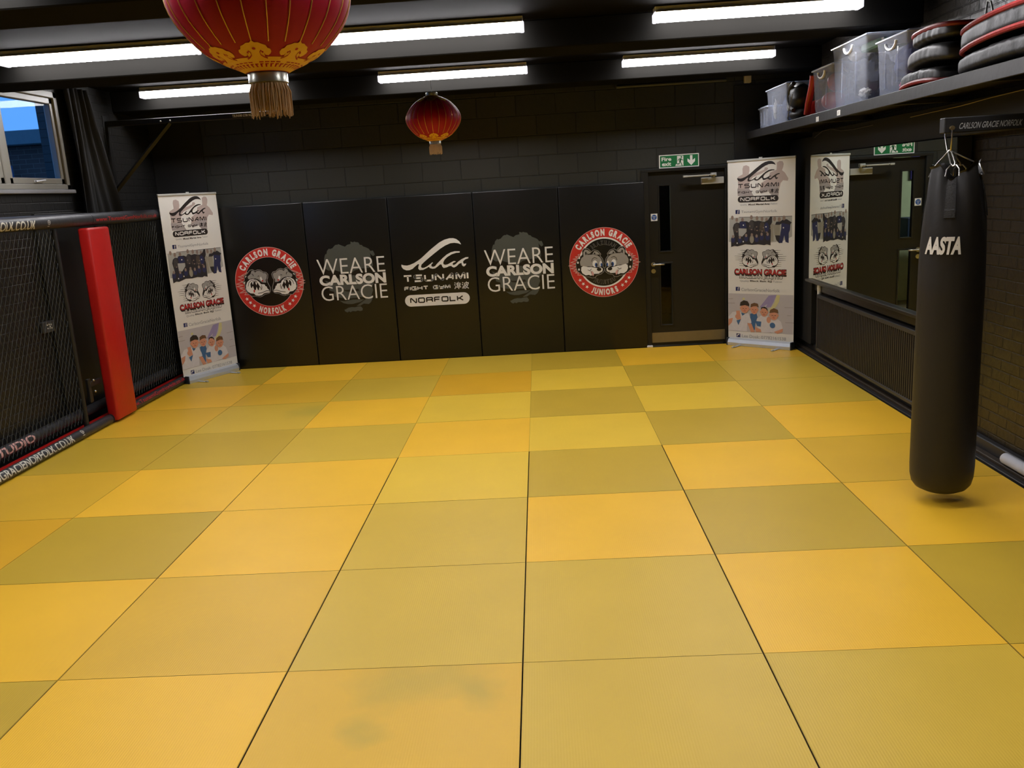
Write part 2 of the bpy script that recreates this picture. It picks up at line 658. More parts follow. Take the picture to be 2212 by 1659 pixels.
ART = {
 'dog_sil': [(-0.2542,0.108),(-0.219,0.1459),(-0.1879,0.1508),(-0.1595,0.1346),(-0.1243,0.1459),(-0.0913,0.14),(-0.0671,0.1174),(-0.0274,0.1098),(-0.0112,0.0876),(-0.0181,0.048),(-0.0314,0.0221),(-0.025,-0.0083),(-0.0131,-0.0391),(-0.0015,-0.0665),(-0.001,-0.1068),(-0.0162,-0.1314),(-0.0443,-0.1393),(-0.072,-0.1431),(-0.1014,-0.1616),(-0.1299,-0.1722),(-0.163,-0.1649),(-0.1962,-0.1577),(-0.2308,-0.1625),(-0.2674,-0.1289),(-0.2905,-0.0973),(-0.3015,-0.0497),(-0.2938,-0.0167),(-0.3169,0.0047),(-0.2938,0.0368),(-0.2932,0.0835)],
 'dog_head': [(-0.2517,0.0478),(-0.2551,0.0747),(-0.2139,0.1057),(-0.201,0.1382),(-0.1787,0.1436),(-0.1581,0.1192),(-0.1357,0.1359),(-0.105,0.1381),(-0.0736,0.1191),(-0.0616,0.1071),(-0.0347,0.1056),(-0.0197,0.0848),(-0.0276,0.0419),(-0.0433,0.0241),(-0.0384,-0.0076),(-0.0821,-0.0051),(-0.107,0.013),(-0.1315,0.0344),(-0.1636,0.0482),(-0.2039,0.0505),(-0.2356,0.0416)],
 'dog_jowl': [(-0.2875,-0.0304),(-0.2665,0.0119),(-0.2328,0.0367),(-0.1912,0.0444),(-0.1523,0.0302),(-0.1217,0.0038),(-0.1048,-0.0239),(-0.0644,-0.0262),(-0.0407,-0.0543),(-0.0305,-0.0816),(-0.005,-0.1065),(-0.0157,-0.1274),(-0.0567,-0.1292),(-0.0846,-0.1357),(-0.1074,-0.1546),(-0.1421,-0.1607),(-0.1821,-0.1538),(-0.2029,-0.1304),(-0.2431,-0.1255),(-0.2775,-0.1014),(-0.2912,-0.0704)],
 'dog_mouth': [(-0.2332,-0.0201),(-0.2222,0.0027),(-0.1981,0.0161),(-0.1678,0.0144),(-0.1427,-0.0017),(-0.1296,-0.0326),(-0.1097,-0.0638),(-0.1063,-0.0908),(-0.1473,-0.0932),(-0.1843,-0.0898),(-0.2134,-0.0781),(-0.2307,-0.0537)],
 'dog_t1': [(-0.2108,0.0068),(-0.1873,0.0108),(-0.2033,-0.0251)],
 'dog_t2': [(-0.1722,0.0066),(-0.1463,-0.0035),(-0.1617,-0.0341)],
 'dog_t3': [(-0.2247,-0.0708),(-0.205,-0.0384),(-0.1926,-0.086)],
 'dog_t4': [(-0.1755,-0.0903),(-0.1609,-0.0496),(-0.1485,-0.0918)],
 'dog_t5': [(-0.1389,-0.091),(-0.1229,-0.0497),(-0.1094,-0.0886)],
 'dog_eye': [(-0.1106,0.0499),(-0.0934,0.0683),(-0.0822,0.0383),(-0.0724,0.0077),(-0.0995,0.0192)],
 'dog_red1': [(-0.0927,0.0189),(-0.0778,0.03),(-0.07,0.0109),(-0.0811,0.0035)],
 'dog_red2': [(-0.2045,-0.0887),(-0.1838,-0.0865),(-0.1868,-0.1098),(-0.2019,-0.1224)],
 'dog_nose': [(-0.0577,-0.0265),(-0.0371,-0.0244),(-0.0256,-0.0417),(-0.0374,-0.0545),(-0.0547,-0.0468)],
 'dog_sp1': [(-0.3171,0.0034),(-0.2905,0.0199),(-0.2959,-0.0112)],
 'dog_sp2': [(-0.2825,0.0829),(-0.2639,0.0852),(-0.2841,0.0597)],
 'dogs_a': [(-0.2631,-0.0418),(-0.2495,0.0009),(-0.2206,0.026),(-0.1792,0.0317),(-0.1444,0.0117)],
 'dogs_b': [(-0.152,-0.1306),(-0.0967,-0.1229),(-0.0468,-0.1042),(-0.0066,-0.1078)],
 'dogs_c': [(-0.1336,0.0712),(-0.1127,0.0767)],
 'dogs_d': [(-0.2038,0.1051),(-0.1879,0.0976),(-0.1836,0.0773)],
 'dogs_e': [(-0.1078,0.0064),(-0.0565,-0.0166)],
 'dogs_f': [(-0.1063,-0.0908),(-0.0958,-0.0612),(-0.1027,-0.0341)],
 'dogz': [(-0.2521,0.1245),(-0.3274,0.0921),(-0.2942,0.0869),(-0.3683,0.0797),(-0.3081,0.0577),(-0.3744,0.0427),(-0.3179,0.0181),(-0.3999,-0.0074),(-0.3205,-0.0232),(-0.3983,-0.0363),(-0.316,-0.057),(-0.3688,-0.0607),(-0.3095,-0.0862),(-0.376,-0.1161),(-0.2884,-0.1075),(-0.3164,-0.1396),(-0.2551,-0.1396)],
 'pup_sil': [(-0.3282,0.0028),(-0.3074,0.0513),(-0.246,0.1037),(-0.2473,0.1471),(-0.2244,0.1736),(-0.1842,0.1682),(-0.1453,0.1289),(-0.1103,0.1504),(-0.0672,0.1368),(-0.0363,0.0979),(-0.0476,0.08),(-0.0178,0.0411),(-0.0088,-0.0029),(-0.0179,-0.046),(0.0012,-0.072),(-0.0075,-0.1058),(-0.0397,-0.1321),(-0.0903,-0.1449),(-0.1132,-0.1718),(-0.1477,-0.173),(-0.1722,-0.1591),(-0.2221,-0.1544),(-0.2709,-0.1222),(-0.3132,-0.0854),(-0.327,-0.0409)],
 'pup_collar': [(-0.3207,0.0023),(-0.3014,0.0448),(-0.2789,0.0621),(-0.2854,-0.0184),(-0.2739,-0.1189),(-0.307,-0.0858),(-0.3207,-0.0413)],
 'pup_head': [(-0.2763,-0.0251),(-0.2826,0.0188),(-0.2632,0.0643),(-0.2311,0.0873),(-0.1807,0.0987),(-0.1246,0.0999),(-0.0753,0.0865),(-0.042,0.0611),(-0.0245,0.029),(-0.0186,-0.0148),(-0.0271,-0.0423),(-0.0556,-0.0532),(-0.13,-0.0396),(-0.1552,-0.0444),(-0.1799,-0.0368),(-0.2237,-0.0393)],
 'pup_muz': [(-0.2724,-0.0815),(-0.2676,-0.0412),(-0.2421,-0.0302),(-0.1926,-0.0436),(-0.1428,-0.0482),(-0.0809,-0.0624),(-0.0431,-0.0539),(-0.0169,-0.0722),(-0.0211,-0.1019),(-0.0519,-0.1239),(-0.0899,-0.1343),(-0.1209,-0.1275),(-0.1415,-0.0951),(-0.1697,-0.0967),(-0.1807,-0.1367),(-0.2216,-0.1406),(-0.258,-0.1136)],
 'pup_ear1': [(-0.2375,0.0815),(-0.2406,0.1282),(-0.2187,0.1609),(-0.1878,0.1561),(-0.1455,0.1227),(-0.1742,0.107),(-0.1955,0.1182),(-0.1873,0.091),(-0.2124,0.0863)],
 'pup_ear1i': [(-0.2121,0.0943),(-0.2181,0.13),(-0.2028,0.1384),(-0.1978,0.1071)],
 'pup_ear2': [(-0.1338,0.1035),(-0.1075,0.1404),(-0.0737,0.131),(-0.0426,0.0952),(-0.0813,0.0943)],
 'pup_ear2i': [(-0.1214,0.1028),(-0.1051,0.1235),(-0.0935,0.1012)],
 'pup_tongue': [(-0.154,-0.0944),(-0.1324,-0.1019),(-0.1209,-0.1275),(-0.1313,-0.1551),(-0.1463,-0.1386)],
 'pup_tooth': [(-0.1883,-0.0925),(-0.1604,-0.0972),(-0.1466,-0.1449),(-0.1717,-0.1466),(-0.1864,-0.1238)],
 'pups_a': [(-0.1465,0.0173),(-0.136,0.0478),(-0.1104,0.065),(-0.0767,0.0506)],
 'pups_b': [(-0.194,-0.0766),(-0.1694,-0.0873),(-0.1498,-0.0666)],
 'pups_c': [(-0.2643,-0.1132),(-0.2216,-0.1419),(-0.1716,-0.1435),(-0.1475,-0.1699)],
 'pups_d': [(-0.1148,-0.131),(-0.0585,-0.1311),(-0.0451,-0.1068)],
 'pupe': [(-0.107,-0.0098),(-0.0385,-0.0137),(-0.0919,-0.0231),(-0.0308,-0.0253),(-0.0889,-0.0245),(-0.0596,-0.0779),(-0.3059,0.0139),(-0.2968,-0.0676),(-0.2879,0.0689)],
 'pupz': [(-0.2737,0.1115),(-0.3019,0.1069),(-0.287,0.0905),(-0.3341,0.0839),(-0.3036,0.0666),(-0.3633,0.0576),(-0.3139,0.0455),(-0.39,0.0187),(-0.3251,0.0026),(-0.4167,-0.0184),(-0.3234,-0.0318),(-0.3932,-0.0528),(-0.3216,-0.0631),(-0.3632,-0.0826),(-0.3133,-0.0886),(-0.3422,-0.1057),(-0.3016,-0.108),(-0.3152,-0.1322),(-0.2589,-0.1354)],
 'face_hair': [(-0.3141,0.27),(-0.3012,0.3154),(-0.2871,0.3343),(-0.2801,0.3241),(-0.2703,0.3662),(-0.2419,0.3941),(-0.2335,0.3851),(-0.2004,0.395),(-0.1705,0.4261),(-0.1495,0.4347),(-0.1403,0.4276),(-0.129,0.44),(-0.0909,0.4215),(-0.0653,0.4102),(-0.0514,0.4029),(-0.0239,0.4242),(0.0202,0.4315),(0.0198,0.4609),(0.0519,0.4493),(0.0663,0.4596),(0.0787,0.451),(0.1115,0.4459),(0.1285,0.4155),(0.1483,0.4143),(0.1663,0.3937),(0.2048,0.3784),(0.2301,0.3639),(0.2474,0.3367),(0.2746,0.3417),(0.286,0.3213),(0.2951,0.2913),(0.275,0.276),(0.2564,0.2902),(0.2389,0.3175),(0.2439,0.2646),(0.2609,0.1978),(0.2605,0.1582),(0.2154,0.141),(0.1079,0.1371),(0.0323,0.1182),(0.003,0.0934),(-0.032,0.0788),(-0.0968,0.1023),(-0.162,0.1213),(-0.2072,0.1384),(-0.2751,0.1323),(-0.3123,0.1609),(-0.3177,0.224)],
 'face_chk': [(-0.3309,0.0191),(-0.2824,-0.0003),(-0.2391,0.0273),(-0.1701,0.0433),(-0.1337,0.0047),(-0.0384,0.016),(0.007,0.0666),(0.0531,0.0574),(0.164,0.0246),(0.2339,0.0538),(0.276,0.0382),(0.2598,-0.0274),(0.2268,-0.0922),(0.237,-0.1262),(0.2118,-0.1783),(0.2208,-0.2258),(0.1966,-0.2681),(0.1675,-0.2901),(0.1076,-0.28),(0.0647,-0.3046),(0.0172,-0.3053),(0.0676,-0.2744),(0.1397,-0.228),(0.1154,-0.1998),(0.0067,-0.2072),(-0.0612,-0.2101),(-0.1546,-0.1982),(-0.2076,-0.1885),(-0.2399,-0.1733),(-0.2343,-0.12),(-0.2866,-0.1036),(-0.291,-0.0499)],
 'face_lip': [(-0.1782,-0.2305),(-0.1183,-0.2406),(-0.0222,-0.2257),(0.1192,-0.2302),(0.0691,-0.259),(-0.0275,-0.2793),(-0.0815,-0.2776),(-0.1342,-0.2632)],
 'face_chin': [(-0.1343,-0.3442),(-0.1148,-0.3385),(-0.0861,-0.3232),(-0.0447,-0.3154),(-0.0045,-0.3196),(0.0368,-0.3131),(0.0706,-0.313),(0.0917,-0.3398),(0.0826,-0.3629),(0.0584,-0.3684),(0.0254,-0.3598),(0.0042,-0.3688),(-0.0359,-0.3632),(-0.0644,-0.3771),(-0.0767,-0.3643),(-0.0984,-0.378),(-0.1209,-0.3652)],
 'face_mouth': [(-0.1436,-0.0915),(-0.0913,-0.1078),(-0.0239,-0.1083),(0.0578,-0.0995),(0.0689,-0.1235),(-0.013,-0.1336),(-0.0928,-0.1225)],
 'face_eye': [(0.0176,0.1058),(0.0723,0.116),(0.1736,0.1235),(0.1777,0.0968),(0.1018,0.0745),(0.0341,0.0684)],
 'face_eye2': [(-0.3162,0.1247),(-0.2146,0.1322),(-0.1639,0.1028),(-0.2075,0.072),(-0.281,0.0762)],
 'wave': [(-0.3902,0.1562),(-0.3599,0.1455),(-0.3243,0.1406),(-0.2877,0.1474),(-0.2382,0.1653),(-0.188,0.1921),(-0.15,0.2166),(-0.1117,0.2469),(-0.0477,0.2993),(0.0157,0.3456),(0.0786,0.389),(0.1403,0.4177),(0.2009,0.4317),(0.2483,0.4302),(0.283,0.4182),(0.3166,0.39),(0.3376,0.3519),(0.3031,0.3673),(0.2561,0.3759),(0.2083,0.3728),(0.1471,0.3499),(0.0848,0.3152),(0.0092,0.2636),(-0.0669,0.2089),(-0.1179,0.1704),(-0.1501,0.1426),(-0.1581,0.1193),(-0.1503,0.104),(-0.1234,0.1025),(-0.0862,0.1182),(-0.0483,0.1427),(-0.0197,0.163),(-0.0113,0.1554),(-0.0317,0.1406),(-0.0352,0.1183),(-0.0151,0.1082),(0.0095,0.1157),(0.0357,0.1439),(0.0742,0.1772),(0.1126,0.2105),(0.1569,0.2434),(0.2064,0.2671),(0.2548,0.2773),(0.3141,0.2727),(0.313,0.2581),(0.2713,0.2575),(0.2165,0.243),(0.1606,0.2137),(0.1286,0.186),(0.1115,0.1574),(0.1097,0.1338),(0.1299,0.1237),(0.1601,0.128),(0.1974,0.1466),(0.2345,0.1634),(0.2581,0.1597),(0.2576,0.1526),(0.2269,0.1419),(0.2169,0.1277),(0.2309,0.1151),(0.2556,0.1255),(0.2875,0.1533),(0.3313,0.1804),(0.3804,0.2),(0.4131,0.1993),(0.4091,0.1848),(0.3726,0.1751),(0.3474,0.1558),(0.3457,0.1322),(0.357,0.1227),(0.3812,0.1273),(0.3772,0.1127),(0.361,0.0958),(0.343,0.0939),(0.3292,0.1095),(0.3251,0.1364),(0.2977,0.129),(0.2658,0.1012),(0.2348,0.0864),(0.2173,0.0921),(0.2005,0.1079),(0.1764,0.1063),(0.1455,0.0932),(0.1092,0.0881),(0.0955,0.1049),(0.0884,0.1291),(0.0707,0.133),(0.0453,0.1137),(0.0074,0.0891),(-0.0228,0.0861),(-0.052,0.0955),(-0.0658,0.1111),(-0.1,0.0952),(-0.1373,0.0795),(-0.1793,0.0801),(-0.1929,0.0975),(-0.1874,0.1269),(-0.1768,0.147),(-0.1914,0.1508),(-0.2232,0.1289),(-0.2618,0.0984),(-0.2991,0.0845),(-0.3351,0.0847),(-0.3697,0.1015),(-0.3886,0.1264)],
 'f1': [(0.127,1.848),(0.19,1.877),(0.187,1.935),(0.198,1.967),(0.235,1.974),(0.272,1.956),(0.275,1.911),(0.264,1.88),(0.293,1.872),(0.388,1.892),(0.453,1.913),(0.46,1.935),(0.488,1.936),(0.502,1.923),(0.488,1.905),(0.417,1.871),(0.315,1.838),(0.286,1.802),(0.264,1.751),(0.278,1.699),(0.27,1.635),(0.128,1.64),(0.122,1.706),(0.133,1.744)],
 'f2': [(0.604,1.979),(0.635,1.995),(0.67,1.99),(0.684,1.961),(0.677,1.925),(0.664,1.895),(0.698,1.868),(0.74,1.804),(0.733,1.779),(0.678,1.788),(0.65,1.758),(0.637,1.709),(0.623,1.621),(0.545,1.624),(0.531,1.676),(0.402,1.694),(0.417,1.77),(0.503,1.816),(0.524,1.878),(0.601,1.904)],
 'f3': [(0.125,1.722),(0.271,1.715),(0.3,1.672),(0.329,1.632),(0.128,1.64)],
 'f4': [(0.388,1.694),(0.517,1.746),(0.623,1.735),(0.627,1.627),(0.545,1.631),(0.503,1.677),(0.417,1.655)],
 'g_bg': [(0.019,1.395),(0.788,1.4),(0.79,1.18),(0.675,1.129),(0.547,1.116),(0.012,1.123)],
 'g_line': [(0.141,1.401),(0.788,1.4)],
 'g_crowd': [(0.064,1.284),(0.08,1.324),(0.111,1.344),(0.149,1.336),(0.164,1.356),(0.239,1.355),(0.269,1.341),(0.291,1.367),(0.313,1.366),(0.343,1.353),(0.387,1.359),(0.46,1.344),(0.503,1.363),(0.532,1.404),(0.553,1.397),(0.553,1.336),(0.532,1.304),(0.539,1.239),(0.536,1.083),(0.489,1.096),(0.46,1.086),(0.386,1.096),(0.312,1.089),(0.222,1.096),(0.123,1.072),(0.085,1.079),(0.042,1.065),(0.04,1.157),(0.086,1.177)],
 'g_gi': [(0.149,1.35),(0.224,1.348),(0.242,1.282),(0.156,1.28)],
 'g_white': [(0.137,1.277),(0.239,1.272),(0.238,1.236),(0.185,1.183),(0.14,1.19)],
 'g_man': [(0.663,1.347),(0.729,1.359),(0.771,1.326),(0.765,1.25),(0.751,1.218),(0.751,1.109),(0.714,1.122),(0.699,1.193),(0.675,1.109),(0.636,1.116),(0.653,1.219),(0.663,1.27)],
 'g_sh': [(0.589,1.31),(0.603,1.342),(0.653,1.347),(0.68,1.366),(0.729,1.368),(0.785,1.332),(0.764,1.307),(0.674,1.328),(0.646,1.309)],
 'g_g2': [(0.568,1.31),(0.646,1.309),(0.646,1.193),(0.582,1.194)],
 'g_g3': [(0.535,1.33),(0.568,1.317),(0.572,1.129),(0.543,1.129)],
 'g_leg': [(0.589,1.194),(0.646,1.193),(0.657,1.109),(0.636,1.109),(0.604,1.142)],
 'g_faces': [(0.115,1.373),(0.187,1.372),(0.299,1.396),(0.369,1.385),(0.431,1.377),(0.485,1.366),(0.582,1.374),(0.638,1.367),(0.694,1.382),(0.058,1.398)],
 'g_kids': [(0.067,1.183),(0.155,1.176),(0.234,1.196),(0.305,1.202),(0.365,1.188),(0.427,1.208),(0.5,1.207)],
 'g_med': [(0.2,1.312),(0.48,1.289),(0.689,1.276),(0.12,1.109),(0.198,1.126)],
 'k_bg': [(0.007,0.526),(0.815,0.535),(0.815,0.091),(0.002,0.082)],
 'k_pur': [(0.517,0.518),(0.613,0.53),(0.581,0.455),(0.542,0.387),(0.477,0.376),(0.501,0.422),(0.428,0.373),(0.403,0.379),(0.461,0.45)],
 'k_yel': [(0.613,0.53),(0.653,0.525),(0.645,0.458),(0.606,0.39),(0.558,0.343),(0.509,0.34),(0.55,0.387),(0.589,0.441)],
 'k_s1': [(0.005,0.25),(0.058,0.307),(0.144,0.32),(0.203,0.293),(0.262,0.304),(0.295,0.229),(0.303,0.192),(0.249,0.188),(0.244,0.088),(0.003,0.086)],
 'k_a1': [(0.005,0.223),(0.062,0.238),(0.048,0.183),(0.002,0.137)],
 'k_a2': [(0.105,0.325),(0.152,0.328),(0.169,0.229),(0.113,0.218)],
 'k_h1': [(0.153,0.385),(0.162,0.428),(0.204,0.452),(0.254,0.443),(0.275,0.41),(0.273,0.384),(0.221,0.396),(0.17,0.386)],
 'k_s2': [(0.283,0.297),(0.362,0.317),(0.379,0.265),(0.354,0.203),(0.345,0.118),(0.32,0.086),(0.287,0.214)],
 'k_h2': [(0.29,0.373),(0.296,0.412),(0.338,0.429),(0.383,0.42),(0.395,0.379),(0.362,0.389),(0.329,0.387)],
 'k_a3': [(0.249,0.188),(0.303,0.184),(0.345,0.088),(0.295,0.084)],
 'k_s3': [(0.37,0.242),(0.42,0.283),(0.501,0.287),(0.542,0.245),(0.526,0.184),(0.534,0.094),(0.428,0.086),(0.378,0.144)],
 'k_h3': [(0.418,0.35),(0.428,0.381),(0.469,0.39),(0.501,0.37),(0.507,0.336),(0.485,0.365),(0.444,0.374)],
 'k_s4': [(0.518,0.213),(0.558,0.254),(0.63,0.258),(0.67,0.223),(0.694,0.143),(0.639,0.124),(0.591,0.091),(0.526,0.101)],
 'k_h4': [(0.527,0.319),(0.538,0.357),(0.582,0.378),(0.63,0.362),(0.638,0.322),(0.59,0.33)],
 'k_a4': [(0.583,0.105),(0.694,0.151),(0.69,0.113),(0.631,0.086)],
 'k_a5': [(0.345,0.149),(0.42,0.124),(0.428,0.094),(0.362,0.089)],
 'k_b1': [(0.109,0.21),(0.169,0.229),(0.134,0.157)],
 'k_b2': [(0.345,0.217),(0.428,0.215),(0.42,0.154),(0.378,0.159)],
 'k_b3': [(0.169,0.306),(0.22,0.293),(0.186,0.269)],
 'k_pts': [(0.216,0.358),(0.337,0.35),(0.461,0.326),(0.582,0.296),(0.126,0.257),(0.519,0.24),(0.566,0.179),(0.2,0.467)],
}
# ------------------------------------------------------------------ shared materials
BLK = pm('black_paint', (0.011, 0.0104, 0.009, 1), 0.42, bump=0.15, bscale=40)
BLKM = pm('black_matt', (0.0075, 0.007, 0.0063, 1), 0.7)
CEIL = pm('brown_black_ceiling_paint', (0.0042, 0.0034, 0.0024, 1), 0.85, var=0.2, scale=1.5, spec=0.04)
BEAM = pm('grey_black_beam_paint', (0.0078, 0.0074, 0.0066, 1), 0.85, var=0.15, scale=2, spec=0.04)
VINYL = pm('black_vinyl', (0.0085, 0.0080, 0.0064, 1), 0.33, var=0.1, scale=3, bump=0.06, bscale=5)
WHITE = pm('white_print', (0.86, 0.85, 0.82, 1), 0.4, var=0.02)
INK = pm('black_ink', (0.012, 0.01, 0.009, 1), 0.35, var=0.02)
GREYP = pm('grey_print', (0.082, 0.092, 0.085, 1), 0.4, var=0.03)
RED = pm('red_print', (0.62, 0.035, 0.028, 1), 0.4, var=0.04)
PINK = pm('pink_print', (0.75, 0.42, 0.38, 1), 0.4, var=0.03)
DOGG = pm('mid_grey_print', (0.36, 0.35, 0.33, 1), 0.4, var=0.03)
PUPG = pm('warm_grey_print', (0.37, 0.35, 0.32, 1), 0.4, var=0.03)
BLUEP = pm('blue_print', (0.03, 0.10, 0.33, 1), 0.4, var=0.03)
GREEN = pm('green_print', (0.012, 0.17, 0.055, 1), 0.4, var=0.03)
CREAM = pm('cream_plastic', (0.55, 0.50, 0.36, 1), 0.5)
CHROME = pm('brushed_steel', (0.62, 0.60, 0.56, 1), 0.28, 1.0, var=0.08, scale=30)
ALU = pm('satin_aluminium', (0.62, 0.66, 0.70, 1), 0.35, 0.6, var=0.05)
SILVP = pm('silver_painted_metal', (0.50, 0.50, 0.47, 1), 0.4, 0.3, var=0.05)
REDV = pm('red_vinyl', (0.47, 0.0105, 0.008, 1), 0.38, var=0.1, scale=5, bump=0.25, bscale=12)
RUBBER = pm('black_foam_tube', (0.03, 0.03, 0.034, 1), 0.42, var=0.3, scale=10, bump=0.2, bscale=25)
PANE = glassy('door_glass')
WPANE = glassy('window_glass', ior=1.12)
MIRR = pm('mirror_silver', (0.80, 0.86, 0.80, 1), 0.005, 1.0, var=0.0)

BACK = brick_mat('black_painted_blockwork', (0.029, 0.0305, 0.026, 1), (0.020, 0.021, 0.018, 1), 0.452, 0.226, 0.007, (0, 2), 0.42, 1.0, (0.03, 0.171, 0), 0.014, 0.15, 0.22)
BRKR = brick_mat('black_painted_brick', (0.021, 0.0155, 0.0085, 1), (0.014, 0.0105, 0.006, 1), 0.225, 0.075, 0.006, (1, 2), 0.36, 1.0, (0, 0.01, 0), 0.008, 0.4, 0.5)
BRKL = brick_mat('black_painted_brick_left', (0.013, 0.0125, 0.0115, 1), (0.0105, 0.010, 0.0095, 1), 0.225, 0.075, 0.006, (1, 2), 0.40, 1.0, (0, 0.02, 0), 0.006, 0.3, 0.3)

XL, XR, YB, YF, ZF, ZC = -4.3, 3.15, 0.05, -12.0, -0.04, 3.2

# ------------------------------------------------------------------ room shell
struct(MB().box((XL - .2, YF - .2, ZF - .1), (XR + .2, YB + .2, ZF)).build('floor', pm('dark_subfloor', (0.03, 0.028, 0.025, 1), 0.8)), 'dark floor under the yellow mats', 'floor')
struct(MB().box((XL - .2, YF - .2, ZC), (XR + .2, YB + .2, ZC + .1)).build('ceiling', CEIL), 'dark brown painted ceiling', 'ceiling')
for i, y in enumerate((-0.80, -3.2, -5.6, -8.0, -10.4)):
    m = MB()
    m.box((XL, y, 2.99), (XR, y + (0.46 if i else 0.42), ZC), 0.008)
    struct(m.build('trim_%d' % (i + 1), BEAM), 'dark downstand beam across the ceiling', 'beam')

# back wall with the doorway (opening X 1.42..2.36, up to 2.06)
m = MB()
m.box((XL - .2, YB, ZF), (1.42, YB + .2, ZC))
m.box((2.36, YB, ZF), (4.2, YB + .2, ZC))
m.box((1.42, YB, 2.07), (2.36, YB + .2, ZC))
struct(m.build('wall_back', BACK), 'black painted concrete block end wall', 'wall')
# flush black boarding at the left end of the back wall and at its right end
struct(MB().box((XL, 0.02, ZF), (-3.70, YB + .001, 2.94), 0.003).build('trim_6', BLKM), 'smooth black boarding at the left end of the block wall', 'boarding')
struct(MB().box((2.44, 0.02, ZF), (XR, YB + .001, 2.94), 0.003).box((1.1, 0.0, 3.04), (2.5, YB + .001, 3.10), .01).build('trim_7', BLK), 'black boarding and batten right of the door', 'boarding')
# ledge where the wall pads stop
m = MB()
m.box((XR, YF, ZF), (XR + .2, YB, ZC))
struct(m.build('wall_right', BRKR), 'black painted brick side wall', 'wall')
# left wall with a window opening Y -3.75..-1.92, Z 2.19..3.08
m = MB()
m.box((XL - .2, YF, ZF), (XL, -3.75, ZC))
m.box((XL - .2, -1.92, ZF), (XL, YB, ZC))
m.box((XL - .2, -3.75, ZF), (XL, -1.92, 2.19))
m.box((XL - .2, -3.75, 3.08), (XL, -1.92, ZC))
struct(m.build('wall_left', BRKL), 'black painted brick wall behind the cage', 'wall')
struct(MB().box((XL - .2, YF - .2, ZF), (XR + .2, YF, ZC)).build('wall_front', BLK), 'black wall behind the camera', 'wall')

# kerb boards along the right wall at the edge of the mats
DKW = pm('dark_stained_timber', (0.035, 0.024, 0.014, 1), 0.5, var=0.4, scale=8, bump=0.3, bscale=20)
m = MB()
m.box((3.012, -9.5, ZF), (3.05, -0.02, 0.012), 0.004)
struct(m.build('baseboard_right', pm('black_edging', (0.022, 0.021, 0.021, 1), 0.45)), 'black edging strip along the mats', 'baseboard')
m = MB()
m.box((3.052, -9.5, ZF), (3.10, -0.02, 0.03), 0.004)
struct(m.build('baseboard_wall', DKW), 'dark stained timber batten along the brick wall', 'baseboard')
m = MB()
m.box((3.10, -9.5, ZF), (3.149, -0.02, 0.10), 0.006)
struct(m.build('baseboard_rear', pm('black_skirting', (0.02, 0.02, 0.022, 1), 0.35)), 'black skirting board on the brick wall', 'baseboard')

# upright black post/boarding in the right corner that frames the mirror
m = MB()
m.box((3.06, -0.86, ZF + .14), (3.149, -0.0, 2.30), 0.006)
struct(m.build('trim_8', BLKM), 'black boarding in the corner beside the mirror', 'boarding')
m = MB()
m.box((3.045, -6.2, 2.115), (3.149, -0.86, 2.34), 0.006)
struct(m.build('trim_9', BLKM), 'black board above the mirror', 'boarding')
m = MB()
m.box((2.99, -4.1, 0.80), (3.149, -0.87, 0.828), 0.004)
m.box((3.09, -4.1, 0.70), (3.149, -0.87, 0.80), 0.004)
struct(m.build('trim_10', pm('black_sill', (0.02, 0.018, 0.015, 1), 0.3)), 'black sill under the mirror', 'sill')

# ------------------------------------------------------------------ window in the left wall
UPVC = pm('white_window_frame', (0.24, 0.23, 0.20, 1), 0.35, var=0.06)
w = thing('window_1', 'white framed window with dusk sky outside', 'window', (XL, -2.8, 2.19), kind='structure')
f = MB()
y0, y1, z0, z1 = -0.95, 0.88, 0.0, 0.89
f.box((-.07, y0, z0), (.015, y1, z0 + .05), .006)
f.box((-.07, y0, z1 - .06), (.015, y1, z1), .006)
f.box((-.07, y1 - .06, z0), (.015, y1, z1), .006)
f.box((-.07, y0, z0), (.015, y0 + .06, z1), .006)
f.box((-.065, -.13, z0), (.008, -.06, z1), .006)
f.build('window_frame', UPVC, w)
for (a, b) in ((-.06, .82), (-.89, -.13)):
    c = MB()
    for q in ((a, a + .055, z0 + .05, z1 - .06), (b - .055, b, z0 + .05, z1 - .06)):
        c.box((-.062, q[0], q[2]), (-.002, q[1], q[3]), .006)
    c.box((-.062, a, z0 + .05), (-.002, b, z0 + .105), .006)
    c.box((-.062, a, z1 - .115), (-.002, b, z1 - .06), .006)
    sc = c.build('window_sash', UPVC, w)
    MB().box((-.036, a + .05, z0 + .10), (-.028, b - .05, z1 - .11)).build('pane', WPANE, sc)
h = MB()
h.box((-.015, .30, .060), (.006, .42, .082), .004)
h.tube([(.012, .31, .072), (.02, .36, .075), (.014, .46, .085)], .008, 8)
h.build('window_handle', pm('white_handle', (0.5, 0.5, 0.5, 1), 0.3), w)
MB().box((-.02, y0 - .03, -.035), (.045, y1 + .03, 0.0), .006).build('window_sill', pm('grey_sill', (0.24, 0.24, 0.25, 1), 0.4), w)

